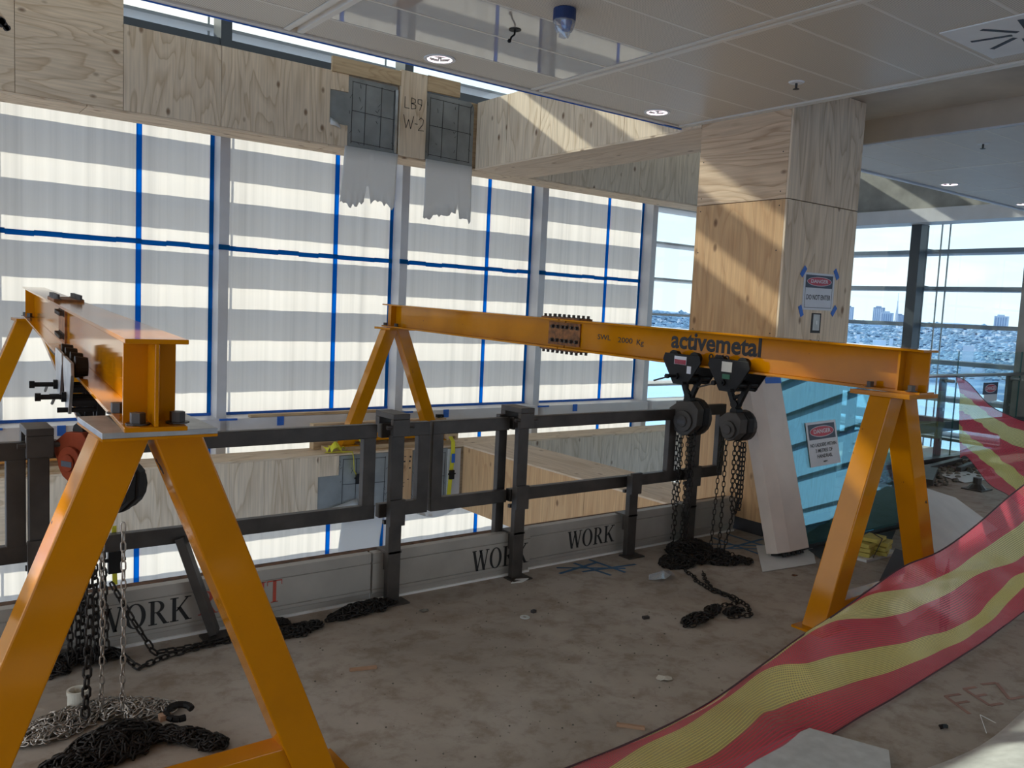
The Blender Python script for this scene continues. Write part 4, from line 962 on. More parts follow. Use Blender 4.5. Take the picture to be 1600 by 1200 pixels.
hoist('rusty red chain hoist behind the near trestle leg', (.675, 3.80, .91), .12, RED_CAST, RED_CAST, .5, strands=(
    (vert(.62, 3.79, .80, .03, .0, .0), .034, .009), (vert(.645, 3.80, .80, .03, .01, .01), .034, .009), (vert(.67, 3.79, .80, .04, .0, .02), .030, .009), (vert(.665, 3.77, .62, .25, .0, .0), .030, .009), (vert(.70, 3.78, .75, .03, .02, .0), .030, .009)))
hoist('black chain hoist half hidden behind the near trestle leg', (.685, 3.36, .86), .11, BLACK, BLACK, .9, strands=(
    (vert(.60, 3.24, .76, .05, -.02, .0), .036, .0105), (vert(.655, 3.40, .76, .22, .03, .02), .034, .009)), bright=(
    (vert(.635, 3.25, .76, .05, .0, .0), .034, .0065), (vert(.70, 3.22, .76, .05, .0, .0), .034, .0065)))
# chains lying about
def heap(label, paths, pitch, wire, mat, grp='chain heaps on the floor'):
    o = chain('chain_heap', paths, pitch, wire, mat, None, .9, 'stuff'); return tag(o, label, 'chain', grp)
heap('bright zinc chain heap under the near gantry', [heap_path(.50, 3.30, .17, .10, .05, 520, 1, .5), heap_path(.78, 3.27, .16, .07, .05, 330, 2, -.35), heap_path(.62, 3.36, .2, .05, .05, 260, 12, 0)], .030, .0062, CHAIN_BRIGHT)
heap('black chain heap in the foreground under the near gantry', [heap_path(.64, 3.05, .18, .12, .09, 650, 3, .2), heap_path(.50, 2.98, .13, .10, .05, 300, 4, .6), heap_path(.85, 2.98, .16, .045, .05, 330, 5, -.75), heap_path(.93, 2.89, .055, .05, .035, 150, 6, 0)], .030, .0085, CHAIN)
heap('black chain heap at the toe board behind the near trestle', [heap_path(.68, 3.84, .17, .06, .07, 330, 7, 0), heap_path(.56, 3.80, .07, .05, .05, 110, 8, 0)], .032, .009, CHAIN)
heap('black chain heap against the stanchion right of the near trestle', [heap_path(1.98, 3.80, .22, .055, .06, 420, 9, .12), heap_path(1.60, 3.72, .14, .06, .03, 240, 10, .2), heap_path(1.45, 3.84, .16, .035, .05, 190, 11, 0)], .032, .009, CHAIN)
heap('black chain heap under the right gantry hoists', [heap_path(4.40, 3.74, .20, .14, .10, 620, 21, .0), heap_path(4.15, 3.60, .20, .12, .05, 420, 22, .3), heap_path(4.45, 3.42, .17, .07, .05, 300, 23, -.4), heap_path(4.40, 3.56, .2, .12, .06, 300, 29, 0)], .032, .0085, CHAIN)
heap('small tangle of black chain in the middle of the floor', [heap_path(3.42, 2.82, .13, .06, .04, 190, 24, .2), heap_path(3.60, 2.87, .10, .04, .03, 110, 25, .3), heap_path(3.70, 2.80, .08, .05, .02, 60, 26, 0)], .032, .0085, CHAIN)
o = chain('loose_chain', [[(.80, 3.78, .05), (.86, 3.66, .012), (.98, 3.72, .012), (1.12, 3.75, .012), (1.32, 3.76, .012), (1.45, 3.82, .02)], [(.80, 3.90, .32), (.88, 3.82, .15), (.95, 3.77, .02), (1.1, 3.77, .012), (1.3, 3.78, .012)]], .036, .009, CHAIN, None, .25); tag(o, 'black chain trailing along the toe board behind the near trestle', 'chain')
o = chain('loose_chain', [[(4.02, 3.44, .012), (3.98, 3.33, .012), (3.93, 3.27, .012), (3.87, 3.10, .012), (3.88, 2.98, .012), (3.83, 2.88, .012), (3.72, 2.90, .012), (3.62, 2.88, .012)], [(4.10, 3.36, .012), (4.0, 3.26, .012), (3.9, 3.12, .012), (3.89, 2.95, .012), (3.84, 2.82, .012), (3.74, 2.72, .012), (3.60, 2.76, .012)]], .034, .0085, CHAIN, None, .35); tag(o, 'black chain snaking across the floor to the small tangle', 'chain')
r = thing('lifting_hook', 'black hook ring lying on the foreground chain heap', 'hook', (.87, 3.10, .05)); MB().tube([(.87+.045*math.cos(a), 3.10+.035*math.sin(a), .055+.012*math.sin(a)) for a in [i*.5 for i in range(11)]], .013, 8).build('hook_ring', BLACK, r); MB().beam((.80, 3.10, .05), (.84, 3.10, .05), .03, .02).build('hook_shank', STICK, r)
r = thing('pipe_socket', 'short cream pipe socket standing on the zinc chain heap', 'pipe', (.585, 3.41, 0)); MB().ring((.585, 3.41, 0), .036, .031, .03, .085).build('socket', CREAM, r, smooth=False); MB().ring((.585, 3.41, 0), .039, .036, .07, .085).build('collar', CREAM, r)

# ================================================================== TIMBERS AND STRAPS AT THE FAR TRESTLES
def plank(label, x0, x1, y0, y1, z0, z1, grp=None, nm='timber_baulk', cat='timber'):
    o = MB().box(x0, x1, y0, y1, z0, z1).build(nm, TIMBER, bevel=.004); return tag(o, label, cat, grp)
plank('timber sole plank under the far trestle of the right gantry', 3.62, 5.12, 7.82, 7.99, .055, .105)
plank('long brown timber baulk lying behind the far right trestle', 3.55, 5.15, 8.02, 8.12, .055, .32)
plank('small timber block on the beam left of the lower bulkhead', 5.03, 5.16, 7.78, 7.96, .105, .18)
plank('timber sole plank under the far trestle of the left gantry', .35, 1.75, 7.82, 7.99, .055, .105)
plank('timber rail lying along the beam behind the left gantry', -.6, 1.7, 8.02, 8.12, .055, .20)
plank('timber strip resting on the window sill behind the far trestle', 3.1, 4.6, 8.60, 8.68, .331, .36)
def strap(label, pts, w=.05, blue=None, ax=(1, 0, 0)):
    r = thing('ratchet_strap', label, 'strap', pts[0], 'yellow ratchet straps'); A = Vector(ax)*w/2
    o = MB().grid([[tuple(Vector(p)-A), tuple(Vector(p)+A)] for p in pts]).build('webbing', STRAP, r, fix=False); s = o.modifiers.new('t', 'SOLIDIFY'); s.thickness = .003
    p = Vector(pts[-1]); q = Vector(pts[-2])
    MB().box(q.x-.028, q.x+.028, q.y-.03, q.y-.004, q.z-.06, q.z+.04).cyl((q.x-.045, q.y-.02, q.z), (q.x+.045, q.y-.02, q.z), .009, 8).build('ratchet', BLACK, r)
    if blue: b = Vector(blue); MB().box(b.x-.021, b.x+.021, b.y-.008, b.y-.003, b.z-.05, b.z+.05).build('blue_tag', BLUE_TAPE, r)
    return r
strap('left yellow strap hanging down the lower marked board', [(3.96, 7.80, .20), (3.97, 7.715, .12), (3.975, 7.705, -.02), (3.97, 7.70, -.12), (3.93, 7.70, -.2)])
strap('slack yellow strap looping off the beam beside the far trestle foot', [(3.58, 7.80, .062), (3.75, 7.76, .066), (3.84, 7.72, .066), (3.85, 7.705, .0), (3.855, 7.70, -.12), (3.90, 7.70, -.2), (3.93, 7.70, -.17)], ax=(.5, .8, 0))
strap('right yellow strap with a blue tag in front of the white strip', [(5.06, 7.84, .19), (5.055, 7.72, .10), (5.05, 7.705, .0), (5.03, 7.70, -.25), (5.0, 7.70, -.62)], blue=(5.05, 7.70, -.08))
r = thing('ratchet_strap', 'bunched yellow strap end lying by the far trestle foot', 'strap', (3.66, 7.85, .06), 'yellow ratchet straps')
MB().grid([[(3.60+.03*i, 7.80+.05*j, .066+.05*abs(math.sin(i*1.3+j))) for j in range(3)] for i in range(8)], .003).build('webbing', STRAP, r)
MB().grid([[(3.62+.018*i, 7.74+.012*j, .07+.06*math.sin(i*.5)+.015*j) for j in range(4)] for i in range(8)], .003).build('webbing', STRAP, r)
r = thing('ratchet_strap', 'yellow strap end on the timber right of the far trestle', 'strap', (5.0, 8.05, .32), 'yellow ratchet straps')
MB().grid([[(4.88+.03*i, 8.03+.05*j, .325+.02*math.sin(i)) for j in range(2)] for i in range(8)], .003).build('webbing', STRAP, r); MB().box(5.04, 5.12, 8.03, 8.08, .325, .36).build('ratchet', BLACK, r)
strap('thin yellow strap end seen between the hanging black chains', [(.83, 3.99, .55), (.83, 3.99, .40), (.835, 3.99, .28)], .02)

# ================================================================== SIGNS
def text_w(body, size, bold):
    cu = bpy.data.curves.new('measure', 'FONT'); cu.body = body; cu.size = size; cu.offset = bold
    t = bpy.data.objects.new('measure', cu); COL.objects.link(t); bpy.context.view_layer.update(); w = t.dimensions.x
    bpy.data.objects.remove(t); bpy.data.curves.remove(cu); return w
def danger(r, o, x, y, w, h, lines, sizes, frame_=True):
    # sign face in its own axes: o = lower left corner, x right, y up
    B = basis(o, x, y); nz = .0016
    def rect(nm, a0, a1, b0, b1, mat, z=0.0, t=.0008):
        m = MB(); m.T = B; m.box(a0, a1, b0, b1, z, z+t); return m.build(nm, mat, r)
    rect('sheet', 0, w, 0, h, SIGN_WHITE)
    mg = w*.06
    rect('header', mg, w-mg, h*.60, h*.945, SIGN_DARK, .001)
    m = MB(); m.T = B; n = 28
    def oval(rx, ry, z): m.prism([(w/2+rx*math.cos(2*math.pi*k/n), h*.775+ry*math.sin(2*math.pi*k/n), z) for k in range(n)], (0, 0, .0005))
    oval(w*.40, h*.125, .0019); m.build('oval_rim', SIGN_WHITE, r)
    m = MB(); m.T = B; oval(w*.385, h*.112, .0025); m.build('oval', SIGN_RED, r)
    if frame_:
        m = MB(); m.T = B; e = w*.008
        for a0, a1, b0, b1 in ((mg, w-mg, h*.06, h*.06+e), (mg, mg+e, h*.06, h*.6), (w-mg-e, w-mg, h*.06, h*.6)): m.box(a0, a1, b0, b1, .001, .0016)
        m.build('border', INK, r)
    text('DANGER', h*.135, B @ Matrix.Translation((w/2, h*.775, .0034)), SIGN_WHITE, 'lettering', r, .0003, h*.002, sx=.56*w/text_w('DANGER', h*.135, h*.002))
    for (s, yy, fw), sz in zip(lines, sizes):
        text(s, h*sz, B @ Matrix.Translation((w/2, h*yy, .0018)), INK, 'lettering', r, .0003, h*.0014, sx=fw*w/text_w(s, h*sz, h*.0014))
s1 = thing('warning_sign', 'DANGER DO NOT ENTER sign taped to the plywood column', 'sign', (5.665, 3.73, 1.685))
danger(s1, (5.468, 3.7335, 1.685), (1, 0, .012), (0, 0, 1), .395, .275, [('DO NOT ENTER', .34, .78)], [.19])
for x, z, a in ((5.455, 1.965, .9), (5.878, 1.968, -.9), (5.458, 1.675, -1.1), (5.882, 1.69, .9)):
    m = MB(); m.T = Matrix.Translation((x, 3.7325, z)) @ Matrix.Rotation(-a, 4, 'Y'); m.box(-.042, .042, -.0008, .0008, -.02, .02); m.build('blue_tape', BLUE_TAPE, s1)
sw = thing('wall_switch', 'pale switch plate in a slot cut into the plywood below the sign', 'switch', (5.66, 3.735, 1.59))
MB().box(5.598, 5.722, 3.7335, 3.735, 1.515, 1.665).build('cut_out', PEN, sw); MB().box(5.622, 5.706, 3.7325, 3.7335, 1.535, 1.655).build('plate', GREY_CARD, sw); MB().box(5.655, 5.672, 3.729, 3.7325, 1.58, 1.61).build('rocker', WHITE, sw)

# ================================================================== LEANING GLASS SHEET AND WHITE POST
TP = .26                                     # lean of the sheet back towards the column
gs = thing('glass_sheet', 'big clear glass sheet leaning against the plywood column, sign stuck on it', 'glass', (5.8, 3.42, 0))
gx0, gx1, gh = 5.115, 6.52, 1.22
m = MB(); m.prism([(gx0, 3.40, .02), (gx1, 3.40, .02), (gx1, 3.40+TP, gh), (gx0, 3.40+TP, gh)], (0, .012, .002)); m.build('pane', SHEET_GLASS, gs)
MB().box(gx0-.02, gx1+.02, 3.36, 3.44, 0, .02).build('rubber_strip', MAT, gs)
m = MB(); m.beam((gx1, 3.404, .02), (gx1, 3.404+TP, gh), .006, .014, (0, 1, 0)); m.build('edge_strip', BAL_GLASS, gs)
s2 = thing('warning_sign', 'DANGER no ladders sign stuck on the leaning glass sheet', 'sign', (5.5, 3.5, .53))
sl = Vector((0, TP, gh-.02)).normalized()
def on_sheet(x, z): return (x, 3.40+TP*(z-.02)/(gh-.02)-.004, z)
danger(s2, on_sheet(5.40, .545), (1, .0, .03), tuple(sl + Vector((-.03, 0, 0))), .38, .325, [('NO LADDERS WITHIN', .47, .86), ('3 METRES OF', .34, .56), ('HANDRAIL', .215, .5), ('SAFETY', .09, .14)], [.115, .115, .115, .05], False)
wp = thing('boxed_post', 'long white box post leaning on the column beside the glass sheet', 'post', (4.95, 3.36, .01))
m = MB(); m.T = basis((4.945, 3.36, .03), (1, 0, 0), (-.03, .34, 1.15)) ; Lp = 1.19
m.prism([(-.155, 0, .05), (-.06, 0, .085), (.155, 0, .085), (.155, 0, -.04), (-.155, 0, -.04)], (0, Lp, 0)); m.build('wrap', plain('primed_post', (.62, .53, .47), .6, var=.06), wp, bevel=.003)
m = MB(); m.T = basis((4.945, 3.36, .03), (1, 0, 0), (-.03, .34, 1.15)); m.box(-.02, .16, Lp-.04, Lp+.004, .0855, .088).box(.1555, .158, .6, .95, .0, .08).build('blue_tape', BLUE_TAPE, wp)
m = MB(); m.T = basis((4.945, 3.36, .03), (1, 0, 0), (-.03, .34, 1.15)); m.box(-.12, .14, -.015, 0, -.03, .06)
for k in range(5): m.cyl((-.1+.05*k, -.03, .06), (-.1+.05*k, 0, .06), .012, 6)
m.build('end_cap', BLACK, wp)

# ================================================================== LOOSE SHEETS AND RUBBISH ON THE FLOOR
def sheet(nm, label, corners, mat, curl=0.0, thick=.003, cat='sheet', n=8, grp=None):
    a, b, c, d = [Vector(p) for p in corners]; rows = []
    for i in range(n+1):
        u = i/n; row = []
        for j in range(n+1):
            v = j/n; p = (a*(1-u)+b*u)*(1-v)+(d*(1-u)+c*u)*v
            row.append((p.x, p.y, p.z+curl*(4*u*(1-u)*4*v*(1-v))*math.sin(3*u+2*v)))
        rows.append(row)
    return tag(MB().grid(rows, thick).build(nm, mat, smooth=False), label, cat, grp)
sheet('paper_sheet', 'white paper sheet under the foot of the leaning post', [(4.47, 3.19, .006), (4.96, 3.13, .006), (5.35, 3.42, .006), (4.95, 3.60, .006)], CARD, .004)
sheet('rubber_mat', 'dark mat under the leaning glass sheet', [(5.06, 3.14, .008), (5.7, 3.05, .008), (6.35, 3.34, .008), (5.2, 3.35, .008)], MAT, 0)
sheet('folded_card', 'dark folded card lifted behind the right trestle legs', [(4.75, 2.60, .006), (5.55, 2.62, .006), (5.75, 2.80, .02), (5.45, 2.86, .11)], MAT, .0)
sheet('card_sheet', 'white card sheet under the net beside the right trestle', [(4.15, 2.10, .08), (4.95, 2.22, .10), (5.1, 2.30, .13), (4.22, 2.24, .15)], CARD, 0)
sheet('card_sheet', 'big bent white sheet standing behind the right trestle', [(5.75, 2.72, .01), (7.2, 2.95, .01), (7.15, 3.28, .20), (6.62, 3.34, .34)], CARD, .02)
sheet('card_sheet', 'flat pale sheet on the floor right of the trestle', [(5.45, 2.45, .012), (6.35, 2.55, .02), (6.9, 2.95, .03), (5.65, 2.72, .012)], GREY_CARD, .02)
sheet('card_sheet', 'tilted grey sheet right of the trestle under the hanging net', [(6.45, 3.42, .36), (7.6, 3.45, .06), (7.75, 3.7, .03), (6.9, 3.75, .30)], GREY_CARD, .01)
pd = thing('packing_pads', 'bundle of yellow packing pads tied with string behind the trestle leg', 'pads', (5.5, 3.05, 0))
rg = random.Random(3)
for i in range(2):
    for j in range(3):
        m = MB(); m.T = Matrix.Translation((5.42+.14*i+rg.uniform(-.01, .01), 3.06-.04*i, .02+.031*j)) @ Matrix.Rotation(.3+rg.uniform(-.15, .15), 4, 'Z'); m.box(-.075, .075, -.055, .055, 0, .028); m.build('pad', SPONGE, pd, bevel=.004)
m = MB(); m.T = Matrix.Translation((5.49, 3.04, .117)) @ Matrix.Rotation(.2, 4, 'Z'); m.box(-.085, .085, -.06, .06, 0, .026); m.build('pad', SPONGE, pd, bevel=.004)
MB().tube([(5.40, 2.98, .02), (5.47, 2.965, .146), (5.52, 3.04, .147), (5.58, 3.11, .146)], .003, 5).build('string', PEN, pd)
MB().box(5.30, 5.72, 2.97, 3.12, .002, .02).build('base_pad', CARD, pd)
sheet('white_board', 'pale grey board lying at the bottom edge beside the net', [(2.20, 1.80, .035), (2.55, 1.25, .03), (2.98, 1.52, .03), (2.86, 1.775, .035)], GREY_CARD, .0, .02, 'board')
rl = thing('sheet_roll', 'pale rolled sheet in the bottom right corner', 'roll', (3.5, 1.2, 0))
m = MB(); rows = []
for i in range(15):
    u = i/14; rows.append([(2.95+.95*u, 1.40-.02*u-.5*v-.03*math.sin(u*4), .012+.10*math.sin(min(1, v*1.6)*1.57)*(.75+.25*math.sin(u*2.2))) for v in [j/8 for j in range(9)]])
m.grid(rows, .004); m.build('sheet', GREY_CARD, rl, smooth=True)
MB().tube([(3.40, 1.36, .05), (3.45, 1.41, .09), (3.50, 1.37, .06)], .0013, 5).build('string', CARD, rl)
def offcut(label, p, q, w=.016, h=.012, mat=STICK):
    m = MB(); d = (Vector(q)-Vector(p)); m.beam(Vector(p)+Vector((0, 0, h/2)), Vector(q)+Vector((0, 0, h/2)), w, h); m.beam(Vector(p)+d*.05+Vector((0, 0, h)), Vector(p)+d*.6+Vector((0, 0, h)), w*.5, .002)
    return tag(m.build('wood_offcut', mat, bevel=.001), label, 'wood scrap')
offcut('short wooden stick on the floor right of the near trestle', (1.612, 3.205, .0), (1.726, 3.172, .0))
offcut('short wooden stick on the floor near the bottom by the net', (2.275, 2.235, .0), (2.348, 2.155, .0))
offcut('small dark wood chip on the floor left of the chain tangle', (3.20, 3.0, .0), (3.235, 2.99, .0), .02, .014, PEN)
offcut('dark wood chip near the pale washer', (2.74, 3.36, 0), (2.765, 3.365, 0), .02, .014, PEN)
r = MB().ring((2.667, 3.327, 0), .026, .010, .001, .005).build('washer', GREY_CARD); tag(r, 'pale flat washer lying on the concrete floor', 'washer')
sheet('plastic_scrap', 'white plastic shim at the foot of the middle stanchion', [(2.93, 3.80, .004), (2.99, 3.78, .004), (3.06, 3.80, .012), (2.99, 3.83, .010)], CARD, 0, .006, 'scrap', 2)
def scrap(label, c, r_, h, mat, seed, nm='paper_scrap', n=11):
    rng = random.Random(seed); vs = [(c[0], c[1], h)]
    for k in range(n):
        a = 2*math.pi*k/n; q = r_*rng.uniform(.55, 1.1); vs.append((c[0]+q*math.cos(a), c[1]+.6*q*math.sin(a), .003+h*rng.random()*.6))
    m = MB(); m.add(vs, [(0, 1+k, 1+(k+1) % n) for k in range(n)]); o = m.build(nm, mat)
    s = o.modifiers.new('t', 'SOLIDIFY'); s.thickness = .002; return tag(o, label, 'scrap')
scrap('torn pale paper scrap in the middle of the floor', (2.755, 2.43), .05, .012, CREAM, 4)
scrap('crumpled clear plastic film on the floor before the chain heap', (3.80, 3.42), .10, .05, CLEAR, 5, 'plastic_film')
scrap('black crumpled scrap at bottom right near the roll', (3.39, 1.52), .03, .02, BLACK, 6, 'black_scrap')
scrap('small brown scrap on the floor left of the right trestle leg', (4.60, 3.05), .03, .008, RUST, 7, 'brown_scrap')
scrap('grey debris lump on the floor in front of the stanchion', (2.26, 3.66), .035, .015, RUBBLE, 8, 'grit_lump')
scrap('grey rubble lump at the tip of the pale board', (2.86, 1.81), .035, .03, RUBBLE, 9, 'grit_lump')
rg = random.Random(11); m = MB()
for k in range(260):
    x, y = rg.uniform(1.4, 3.5), rg.uniform(2.2, 3.75); s = rg.choice((.002, .0025, .003, .0045)); m.ball((x, y, s*.5), s, 5, 3, (1, 1, .6))
tag(m.build('floor_grit', RUBBLE, kind='stuff'), 'dark grit specks scattered over the concrete floor', 'grit')
def mark(nm, strokes_, mat, w=.03, z=.0012):
    m = MB()
    for k, (a, b) in enumerate(strokes_): m.beam((a[0], a[1], z+.0002*k), (b[0], b[1], z+.0002*k), w, .0012)
    return m.build(nm, mat, FLOOR)
mark('blue_paint_mark', [((3.36, 3.90), (3.74, 3.68)), ((3.45, 3.76), (3.86, 3.71)), ((3.52, 3.92), (3.56, 3.62)), ((3.66, 3.93), (3.68, 3.62)), ((3.30, 3.80), (3.66, 3.86))], BLUE_PAINT, .022)
mark('blue_paint_mark', [((4.62, 3.85), (5.1, 3.50)), ((4.70, 3.66), (5.16, 3.70)), ((4.84, 3.90), (4.80, 3.46)), ((5.02, 3.90), (5.00, 3.46)), ((4.6, 3.72), (4.95, 3.52))], BLUE_PAINT, .022)
mark('red_paint_mark', [((3.70, 1.66), (3.62, 1.52)), ((3.70, 1.66), (3.78, 1.635)), ((3.67, 1.60), (3.74, 1.58)), ((3.85, 1.65), (3.78, 1.51)), ((3.85, 1.65), (3.92, 1.63)), ((3.82, 1.585), (3.88, 1.57)), ((3.78, 1.51), (3.85, 1.49)), ((3.97, 1.63), (4.05, 1.60)), ((4.05, 1.60), (3.92, 1.49)), ((3.92, 1.49), (4.01, 1.465))], RED_SPRAY, .016)

# ================================================================== BARRIER NET
NET1= [[(1.845, 2.068, 0.03), (1.846, 2.066, 0.028), (1.849, 2.063, 0.027), (1.955, 1.963, 0.048), (2.108, 1.814, 0.06), (2.227, 1.677, 0.012)], [(2.186, 2.026, 0.07), (2.187, 2.024, 0.069), (2.189, 2.02, 0.067), (2.215, 1.99, 0.066), (2.357, 1.816, 0.065), (2.418, 1.692, 0.012)], [(2.558, 2.023, 0.11), (2.559, 2.021, 0.11), (2.56, 2.018, 0.109), (2.573, 1.998, 0.104), (2.663, 1.864, 0.094), (2.667, 1.71, 0.012)], [(2.946, 2.058, 0.17), (2.948, 2.056, 0.17), (2.949, 2.053, 0.168), (2.953, 2.036, 0.157), (2.855, 1.908, 0.067), (2.931, 1.721, 0.012)], [(3.185, 2.051, 0.24), (3.184, 2.051, 0.24), (3.183, 2.047, 0.236), (3.125, 1.973, 0.167), (3.11, 1.871, 0.083), (3.169, 1.743, 0.012)], [(3.466, 2.078, 0.27), (3.467, 2.076, 0.271), (3.437, 2.059, 0.255), (3.41, 1.954, 0.152), (3.386, 1.862, 0.071), (3.445, 1.759, 0.012)], [(3.789, 2.098, 0.33), (3.808, 2.081, 0.316), (3.822, 2.004, 0.228), (3.847, 1.914, 0.132), (3.853, 1.85, 0.064), (3.875, 1.796, 0.012)], [(4.098, 2.099, 0.4), (4.132, 2.046, 0.305), (4.183, 2.0, 0.228), (4.298, 1.92, 0.103), (4.326, 1.887, 0.046), (4.429, 1.847, 0.012)], [(4.303, 2.024, 0.47), (4.411, 1.999, 0.367), (4.627, 1.971, 0.315), (4.705, 1.935, 0.152), (4.765, 1.918, 0.072), (4.865, 1.903, 0.012)], [(4.685, 2.026, 0.56), (4.836, 2.009, 0.439), (5.009, 1.991, 0.304), (5.1, 1.981, 0.226), (5.185, 1.971, 0.141), (5.303, 1.956, 0.012)], [(5.448, 2.122, 0.68), (5.522, 2.081, 0.506), (5.621, 2.04, 0.326), (5.672, 2.013, 0.207), (5.736, 1.994, 0.123), (5.841, 1.969, 0.012)], [(6.804, 2.257, 0.85), (6.745, 2.195, 0.615), (6.739, 2.131, 0.38), (6.774, 2.09, 0.227), (6.842, 2.065, 0.134), (6.956, 2.032, 0.012)]]
NET2= [[(10.136, 4.78, 1.038), (10.347, 4.81, 0.841), (10.324, 4.78, 0.637), (10.406, 4.81, 0.46), (10.4, 4.78, 0.246), (10.509, 4.81, 0.015)], [(9.292, 4.25, 1.036), (9.391, 4.28, 0.865), (9.377, 4.25, 0.681), (9.489, 4.28, 0.448), (9.436, 4.25, 0.315), (9.508, 4.28, 0.206)], [(8.331, 3.6, 0.904), (8.435, 3.63, 0.799), (8.396, 3.6, 0.658), (8.506, 3.63, 0.462), (8.47, 3.6, 0.308), (8.55, 3.63, 0.128)], [(7.786, 3.2, 0.88), (7.879, 3.23, 0.782), (7.839, 3.2, 0.642), (7.957, 3.23, 0.431), (7.922, 3.2, 0.268), (8.007, 3.23, 0.15)], [(7.547, 2.95, 0.863), (7.644, 2.98, 0.769), (7.603, 2.95, 0.625), (7.737, 2.98, 0.371), (7.7, 2.95, 0.211), (7.732, 2.98, 0.124)], [(7.551, 2.6, 0.845), (7.677, 2.63, 0.689), (7.632, 2.6, 0.541), (7.785, 2.63, 0.286), (7.746, 2.6, 0.111), (7.865, 2.63, -0.017)]]
def net(label, rows, seed, wav, cord=True):
    # rows of six points across the five bands; refined lengthways and across, with slack ripples
    R = [[Vector(p) for p in r] for r in rows]; nv = 6; nu = 10
    def cr(p0, p1, p2, p3, t): return .5*((2*p1)+(p2-p0)*t+(2*p0-5*p1+4*p2-p3)*t*t+(3*p1-p0-3*p2+p3)*t**3)
    rows2 = []
    for k in range(len(R)-1):
        for i in range(nu if k < len(R)-2 else nu+1):
            t = i/nu; q = []
            for j in range(6): q.append(cr(R[max(0, k-1)][j], R[k][j], R[k+1][j], R[min(len(R)-1, k+2)][j], t))
            rows2.append(q)
    fine = []; us = []; u = 0; prev = None
    for a, q in enumerate(rows2):
        if prev is not None: u += (q[3]-prev).length
        prev = q[3]; us.append(u); row = []
        for j in range(5):
            for b in range(nv if j < 4 else nv+1):
                t = b/nv; p = cr(q[max(0, j-1)], q[j], q[j+1], q[min(5, j+2)], t); v = (j+t)/5
                s = min(1.0, (q[5]-q[0]).length/.35)
                d = wav*s*math.sin(math.pi*v)*(math.sin(u*9+v*5+seed)*.6+math.sin(u*17-v*9)*.4)
                p = p + Vector((-.5, -.8, .25))*d
                row.append((p.x, p.y, max(p.z, .006)))
        fine.append(row)
    r = thing('barrier_net', label, 'net', rows[len(rows)//2][5], 'red and yellow barrier net')
    m = MB(); m.grid(fine); o = m.build('mesh_fabric', NET, r, smooth=True, fix=False)
    uv = o.data.uv_layers.new(name='UVMap'); nc = len(fine[0])
    for lp in o.data.loops:
        i, j = divmod(lp.vertex_index, nc); uv.data[lp.index].uv = (us[i], j/(nc-1))
    m = MB()
    if cord: MB().tube([f[0] for f in fine[::2]], .004, 5).build('edge_cord', CORD, r)
    m.tube([(f[-1][0], f[-1][1], f[-1][2]+.002) for f in fine], .0035, 5); m.build('edge_cord', CORD, r)
    return r
net('long red and yellow net lying across the foreground over the trestle foot', NET1, 1.0, .022)
net('red and yellow net hanging from the balustrade handrail at right', NET2, 2.0, .03)
scrap('dark rag caught on the net beside the trestle leg', (4.42, 2.03), .04, .42, BLACK, 15, 'dark_rag').location.z = .0

# ================================================================== GLASS BALUSTRADE
bl = thing('glass_balustrade', 'clear glass balustrade with steel handrail along the void at right', 'balustrade', (9.2, 4.95, 0))
for a, b in ((6.15, 8.28), (8.30, 10.44), (10.40, 12.14)):
    y = 4.90 if a != 10.40 else 4.885
    MB().box(a, b, y, y+.012, .055, 1.33).build('glass_panel', BAL_GLASS, bl)
    MB().box(b-.004, b+.002, y-.002, y+.014, .055, 1.33).build('glass_edge', plain('glass_edge_green', (.04, .13, .13), .2), bl)
MB().cyl((6.12, 4.80, 1.045), (12.15, 4.80, 1.045), .021, 14).build('handrail', STAIN, bl, smooth=True)
for x in (6.4, 8.3, 10.25, 12.03):
    MB().box(x-.065, x+.065, 4.955, 4.99, -.2, 1.02).build('post', DARK_FRAME, bl, bevel=.003)
    MB().cyl((x, 4.955, .97), (x, 4.84, .97), .018, 10).cyl((x, 4.95, .97), (x, 4.925, .97), .03, 12).build('standoff', STAIN, bl)
    MB().box(x-.01, x+.17, 4.80, 4.82, .955, .98).box(x+.15, x+.17, 4.80, 4.82, .98, 1.03).build('bracket', STAIN, bl)
    for z in (.25, .62): MB().cyl((x, 4.955, z), (x, 4.94, z), .02, 10).build('button', STAIN, bl)
MB().box(6.1, 12.15, 4.86, 4.95, .0, .055).build('base_channel', DARK_FRAME, bl); MB().box(6.1, 12.15, 4.975, 4.985, .34, .46).build('rear_rail', DARK_FRAME, bl)
MB().box(10.9, 12.14, 4.78, 4.85, .40, .47).build('lower_rail', DARK_FRAME, bl)
s3_ = thing('warning_sign', 'small dark DANGER sign hanging behind the balustrade glass', 'sign', (11.27, 4.86, .82))
MB().box(11.06, 11.46, 4.862, 4.866, .79, .94).build('plate', SIGN_DARK, s3_); MB().box(11.10, 11.46, 4.862, 4.866, .70, .79).build('strip', SIGN_WHITE, s3_)
B = basis((11.26, 4.861, .865), (1, 0, 0), (0, 0, 1)); m = MB(); m.T = B; m.prism([(.16*math.cos(2*math.pi*k/24), .055*math.sin(2*math.pi*k/24), 0) for k in range(24)], (0, 0, .001)); m.build('oval_rim', SIGN_WHITE, s3_)
m = MB(); m.T = B; m.prism([(.15*math.cos(2*math.pi*k/24), .048*math.sin(2*math.pi*k/24), .001) for k in range(24)], (0, 0, .001)); m.build('oval', SIGN_RED, s3_)
text('DANGER', .065, B @ Matrix.Translation((0, 0, .0025)), SIGN_WHITE, 'lettering', s3_, .0003, .001)
